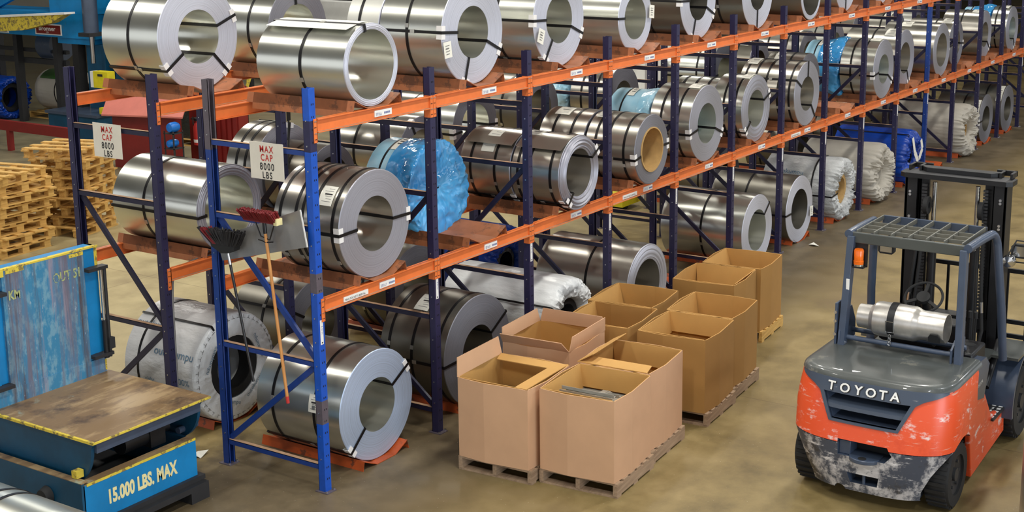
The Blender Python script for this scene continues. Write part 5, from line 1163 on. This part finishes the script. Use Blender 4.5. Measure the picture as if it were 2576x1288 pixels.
# blue press
t = thing('blue_press', 'large blue machine press with yellow topped arm at upper left', 'machine', (11.6, 17.2, 0)); o0 = (11.6, 17.2)
g = MB().m('tdark'); g.b2(10.9, 12.3, 16.15, 17.75, 0.0, 0.5); g.m('fgrey').b2(10.85, 12.3, 16.1, 17.8, 0.5, 0.56); at(g, 'press_bed', o0)
g = MB().m('tdark'); g.b2(11.6, 12.2, 16.6, 17.2, 0.56, 1.95); g.m('black').b2(11.9, 12.5, 15.7, 16.6, 0.0, 4.5); g.b2(11.5, 11.7, 17.35, 17.55, 0.56, 1.95); g.m('tdark').b2(11.6, 11.9, 16.05, 16.3, 0.56, 3.0); at(g, 'press_column', o0)
g = MB().m('tblue'); g.b2(11.5, 12.3, 16.9, 18.0, 1.95, 2.1); g.b2(11.45, 12.4, 16.75, 21.5, 2.08, 2.62); g.b2(11.5, 12.3, 16.7, 18.2, 2.62, 5.0); g.bar((11.7, 18.2, 3.5), (11.7, 20.6, 2.6), 0.12, 0.2); g.b2(11.46, 11.5, 17.05, 17.25, 2.62, 5.0); at(g, 'press_head', o0)
g = MB().m('tyellow'); g.prism([(16.95, 2.66), (21.5, 2.36), (21.5, 2.06), (18.4, 2.26), (17.4, 2.46)], 'X', 10.9, 11.1); g.m('white').prism([(16.9, 2.70), (21.5, 2.40), (21.5, 2.36), (16.9, 2.66)], 'X', 10.86, 11.14); at(g, 'yellow_trough', o0)['label'] = 'yellow and white trough along the blue arm'
g = MB().m('white'); g.b2(11.444, 11.45, 17.78, 18.68, 2.12, 2.36); g.m('redm').b2(11.438, 11.444, 17.82, 18.64, 2.145, 2.335); g.m('white').text('Bronner', 0.135, (11.437, 18.55, 2.215), (0, -1, 0), (0, 0, 1), sx=1.25, bold=0.003); g.text('USA', 0.05, (11.437, 18.3, 2.16), (0, -1, 0), (0, 0, 1)); at(g, 'maker_plate', o0)['label'] = 'dark red maker plate with white letters'
g = MB().m('white'); g.b2(11.444, 11.45, 19.62, 20.05, 1.98, 2.3)if False else g.b2(11.444, 11.45, 19.62, 20.05, 2.10, 2.34); g.m('ink')
for k in range(4): g.b2(11.438, 11.444, 19.68, 20.0, 2.13+k*0.05, 2.15+k*0.05)
at(g, 'notice_plate', o0)
g = MB().m('fgrey'); g.cyl((11.3, 16.62, 2.25), (11.3, 16.62, 5.0), 0.16, 20); g.m('chrome').cyl((11.3, 16.62, 1.6), (11.3, 16.62, 2.25), 0.05, 16); g.m('steeldk').b2(11.1, 11.5, 16.45, 16.8, 2.18, 2.26); at(g, 'press_cylinder', o0)
for (x, y) in ((11.9, 18.55), (11.9, 19.95), (12.3, 21.2)): g = MB().m('steeldk'); g.b2(x-0.08, x+0.08, y-0.07, y+0.07, 0.0, 2.08); at(g, 'support_leg', o0)
g = MB().m('steeldk'); g.b2(11.98, 12.08, 18.4, 21.3, 1.36, 1.48); g.b2(12.0, 12.1, 18.4, 21.3, 1.62, 1.7); at(g, 'cross_rail', o0)
g = MB().m('fgrey'); g.lathe([(0.001, 0), (0.36, 0), (0.36, 0.5), (0.001, 0.5)], (12.3, 18.9, 1.78), 'Y', 32, False); at(g, 'roller_drum', o0)
g = MB().m('yellowp'); g.b2(11.0, 11.2, 15.85, 16.30, 1.13, 1.48); g.m('white').b2(11.02, 11.2, 16.30, 16.42, 1.13, 1.47); g.m('ink').b2(10.99, 11.0, 16.0, 16.15, 1.38, 1.43); g.m('yellowp').b2(10.95, 11.1, 15.9, 16.12, 0.58, 0.72); at(g, 'control_box', o0)['label'] = 'yellow electrical control box'
# coils beyond the press
wrapped('blue plastic wrapped coil lying far left under the press arm', 12.0, 20.5, 0.001, 0.50, 0.34, 0.8, 'filmdb', 0.10, (), True, 'black', seed=41, bulge=0.08)
pallet('yellow wooden pallet under the far coil with green sheet', 12.9, 19.65, 0.0, 'palyel', 'pallets far off', L=1.1, W=1.4, h=0.15)
wrapped('grey coil under green sheet on a pallet far left beneath the press arm', 12.9, 19.0, 0.155, 0.47, 0.22, 1.2, 'filmg', 0.03, (0.4,), True, 'black', seed=44, bulge=0.02)
g = MB().m('green'); vs = []
for i in range(13):
    a = math.radians(40+100*i/12)
    for y in (18.95, 20.1): vs.append((12.9+0.49*math.cos(a), y, 0.155+0.47+0.49*math.sin(a)))
g.add(vs, [(2*i, 2*i+2, 2*i+3, 2*i+1) for i in range(12)], True); o = g.build('green_sheet'); m_ = o.modifiers.new('thick', 'SOLIDIFY'); m_.thickness = 0.008; tag(o, 'green plastic sheet draped over the far grey coil', 'plastic sheet')
# pale goods, ladder and yellow machine behind the top coils
t = thing('yellow_stand', 'yellow machine head on a dark post behind the top coils', 'machine', (16.3, 17.0, 0)); o0 = (16.3, 17.0)
g = MB().m('black'); g.cyl((16.3, 17.0, 0), (16.3, 17.0, 5), 0.09, 16); at(g, 'post', o0)
g = MB().m('yellowp'); g.b2(16.0, 16.2, 16.7, 17.3, 2.05, 2.25); g.b2(16.0, 16.2, 16.75, 16.9, 1.6, 2.05); g.b2(16.0, 16.2, 17.12, 17.28, 1.7, 2.05); g.b2(16.0, 16.25, 16.7, 17.3, 1.42, 1.62); at(g, 'yellow_head', o0)
t = thing('step_ladder', 'yellow railed step ladder below the yellow machine head', 'ladder', (15.6, 16.75, 0)); o0 = (15.6, 16.75)
for y in (16.35, 17.1):
    g = MB().m('tyellow'); g.bar((15.2, y, 0), (16.0, y, 1.5), 0.04, 0.07); g.cyl((15.55, y, 0.6), (15.55, y, 1.35), 0.025, 8); at(g, 'rail', o0)
for k in range(5): g = MB().m('white'); g.b2(15.3+k*0.13, 15.52+k*0.13, 16.37, 17.08, 0.3+k*0.25, 0.34+k*0.25); at(g, 'step', o0)
for k, (y0, y1, z, lab) in enumerate(((20.1, 21.6, 2.05, 'white covered crate stack left behind the top coils'), (18.35, 19.9, 2.2, 'white covered block right of the yellow machine head'), (16.7, 18.15, 2.32, 'white covered block behind the dark edged top coil'), (14.9, 16.5, 2.3, 'white covered block at the far hall centre, rightmost'))):
    g = MB().m('white'); g.b2(20.2, 21.6, y0, y1, 0.15, z); g.m('palwood').b2(20.2, 21.6, y0, y1, 0, 0.15); o = g.build('covered_block', bevel=0.04); tag(o, lab, 'covered block', 'white covered blocks')
g = MB().m('blackm'); g.b2(19.4, 19.6, 14.5, 19.4, 2.4, 2.52); g.b2(19.4, 19.6, 14.5, 14.6, 0, 2.4); g.b2(19.4, 19.6, 19.3, 19.4, 0, 2.4)
tag(g.build('dark_gantry'), 'dark conveyor frame in front of the white covered blocks', 'frame')
# building columns and a further rack seen through the gaps
for k, (x, y) in enumerate(((11.95, 3.45), (12.95, 3.60))):
    g = MB().m('white'); g.b2(x-0.15, x+0.15, y-0.02, y, 0, 9.9); g.b2(x-0.15, x+0.15, y+0.28, y+0.3, 0, 9.9); g.b2(x-0.02, x+0.02, y, y+0.28, 0, 9.9); tag(g.build('steel_column'), '%s white steel building column behind the racks' % ['nearer', 'farther'][k], 'column')
t = thing('film_wrapped_load', 'glossy black film wrapped load on a pallet seen under the lower beams', 'wrapped load', (11.5, 4.4, 0))
g = MB().m('blackfilm'); g.b2(-0.5, 0.5, -0.5, 0.5, 0.131, 0.75); g.build('wrapped_stack', t); pallet_parts(t, 1.1, 1.1, 'palwood')
t = thing('pallet_jack', 'yellow hand pallet truck beside the black wrapped load', 'pallet truck', (11.0, 3.42, 0))
g = MB().m('yellowp'); g.b2(-0.3, 0.3, -0.2, 0.2, 0.08, 0.24); g.m('black').cyl((-0.1, -0.15, 0.09), (-0.1, 0.15, 0.09), 0.09, 16); g.build('truck_body', t); g = MB().m('black'); g.cyl((-0.3, 0, 0.2), (-0.5, 0, 1.1), 0.025, 10); g.build('truck_handle', t)
g = MB().m('alu'); g.lathe([(0.46, 0.0), (0.46, 1.0), (0.2, 1.0), (0.2, 0.0)], (0, 0, 0), 'Z', 48); tag(g.build('steel_coil', None, (2.74, -5.60, 0)), 'steel coil standing on end at the bottom right picture corner', 'coil', 'loose coils')
# shelving far right top
for i in (0, 5):
    t = thing('steel_coil', 'grey coil on the far hall floor behind the racks, %s one' % ('nearer' if i == 0 else 'farther'), 'coil', (14+i*3.2, 9.5+0.4*(i % 2), 0), 0, 'far hall coils')
    g = MB().m('warm'); g.lathe([(0.55, 0), (0.55, 1.1), (0.26, 1.1), (0.26, 0)], (0, 0, 0.55), 'Y', 48); g.build('coil_body', t)
    for y in (0.3, 0.8): g = MB().m('strap'); g.lathe([(0.549, y-.015), (0.555, y-.015), (0.555, y+.015), (0.549, y+.015)], (0, 0, 0.55), 'Y', 48); g.build('strap', t)
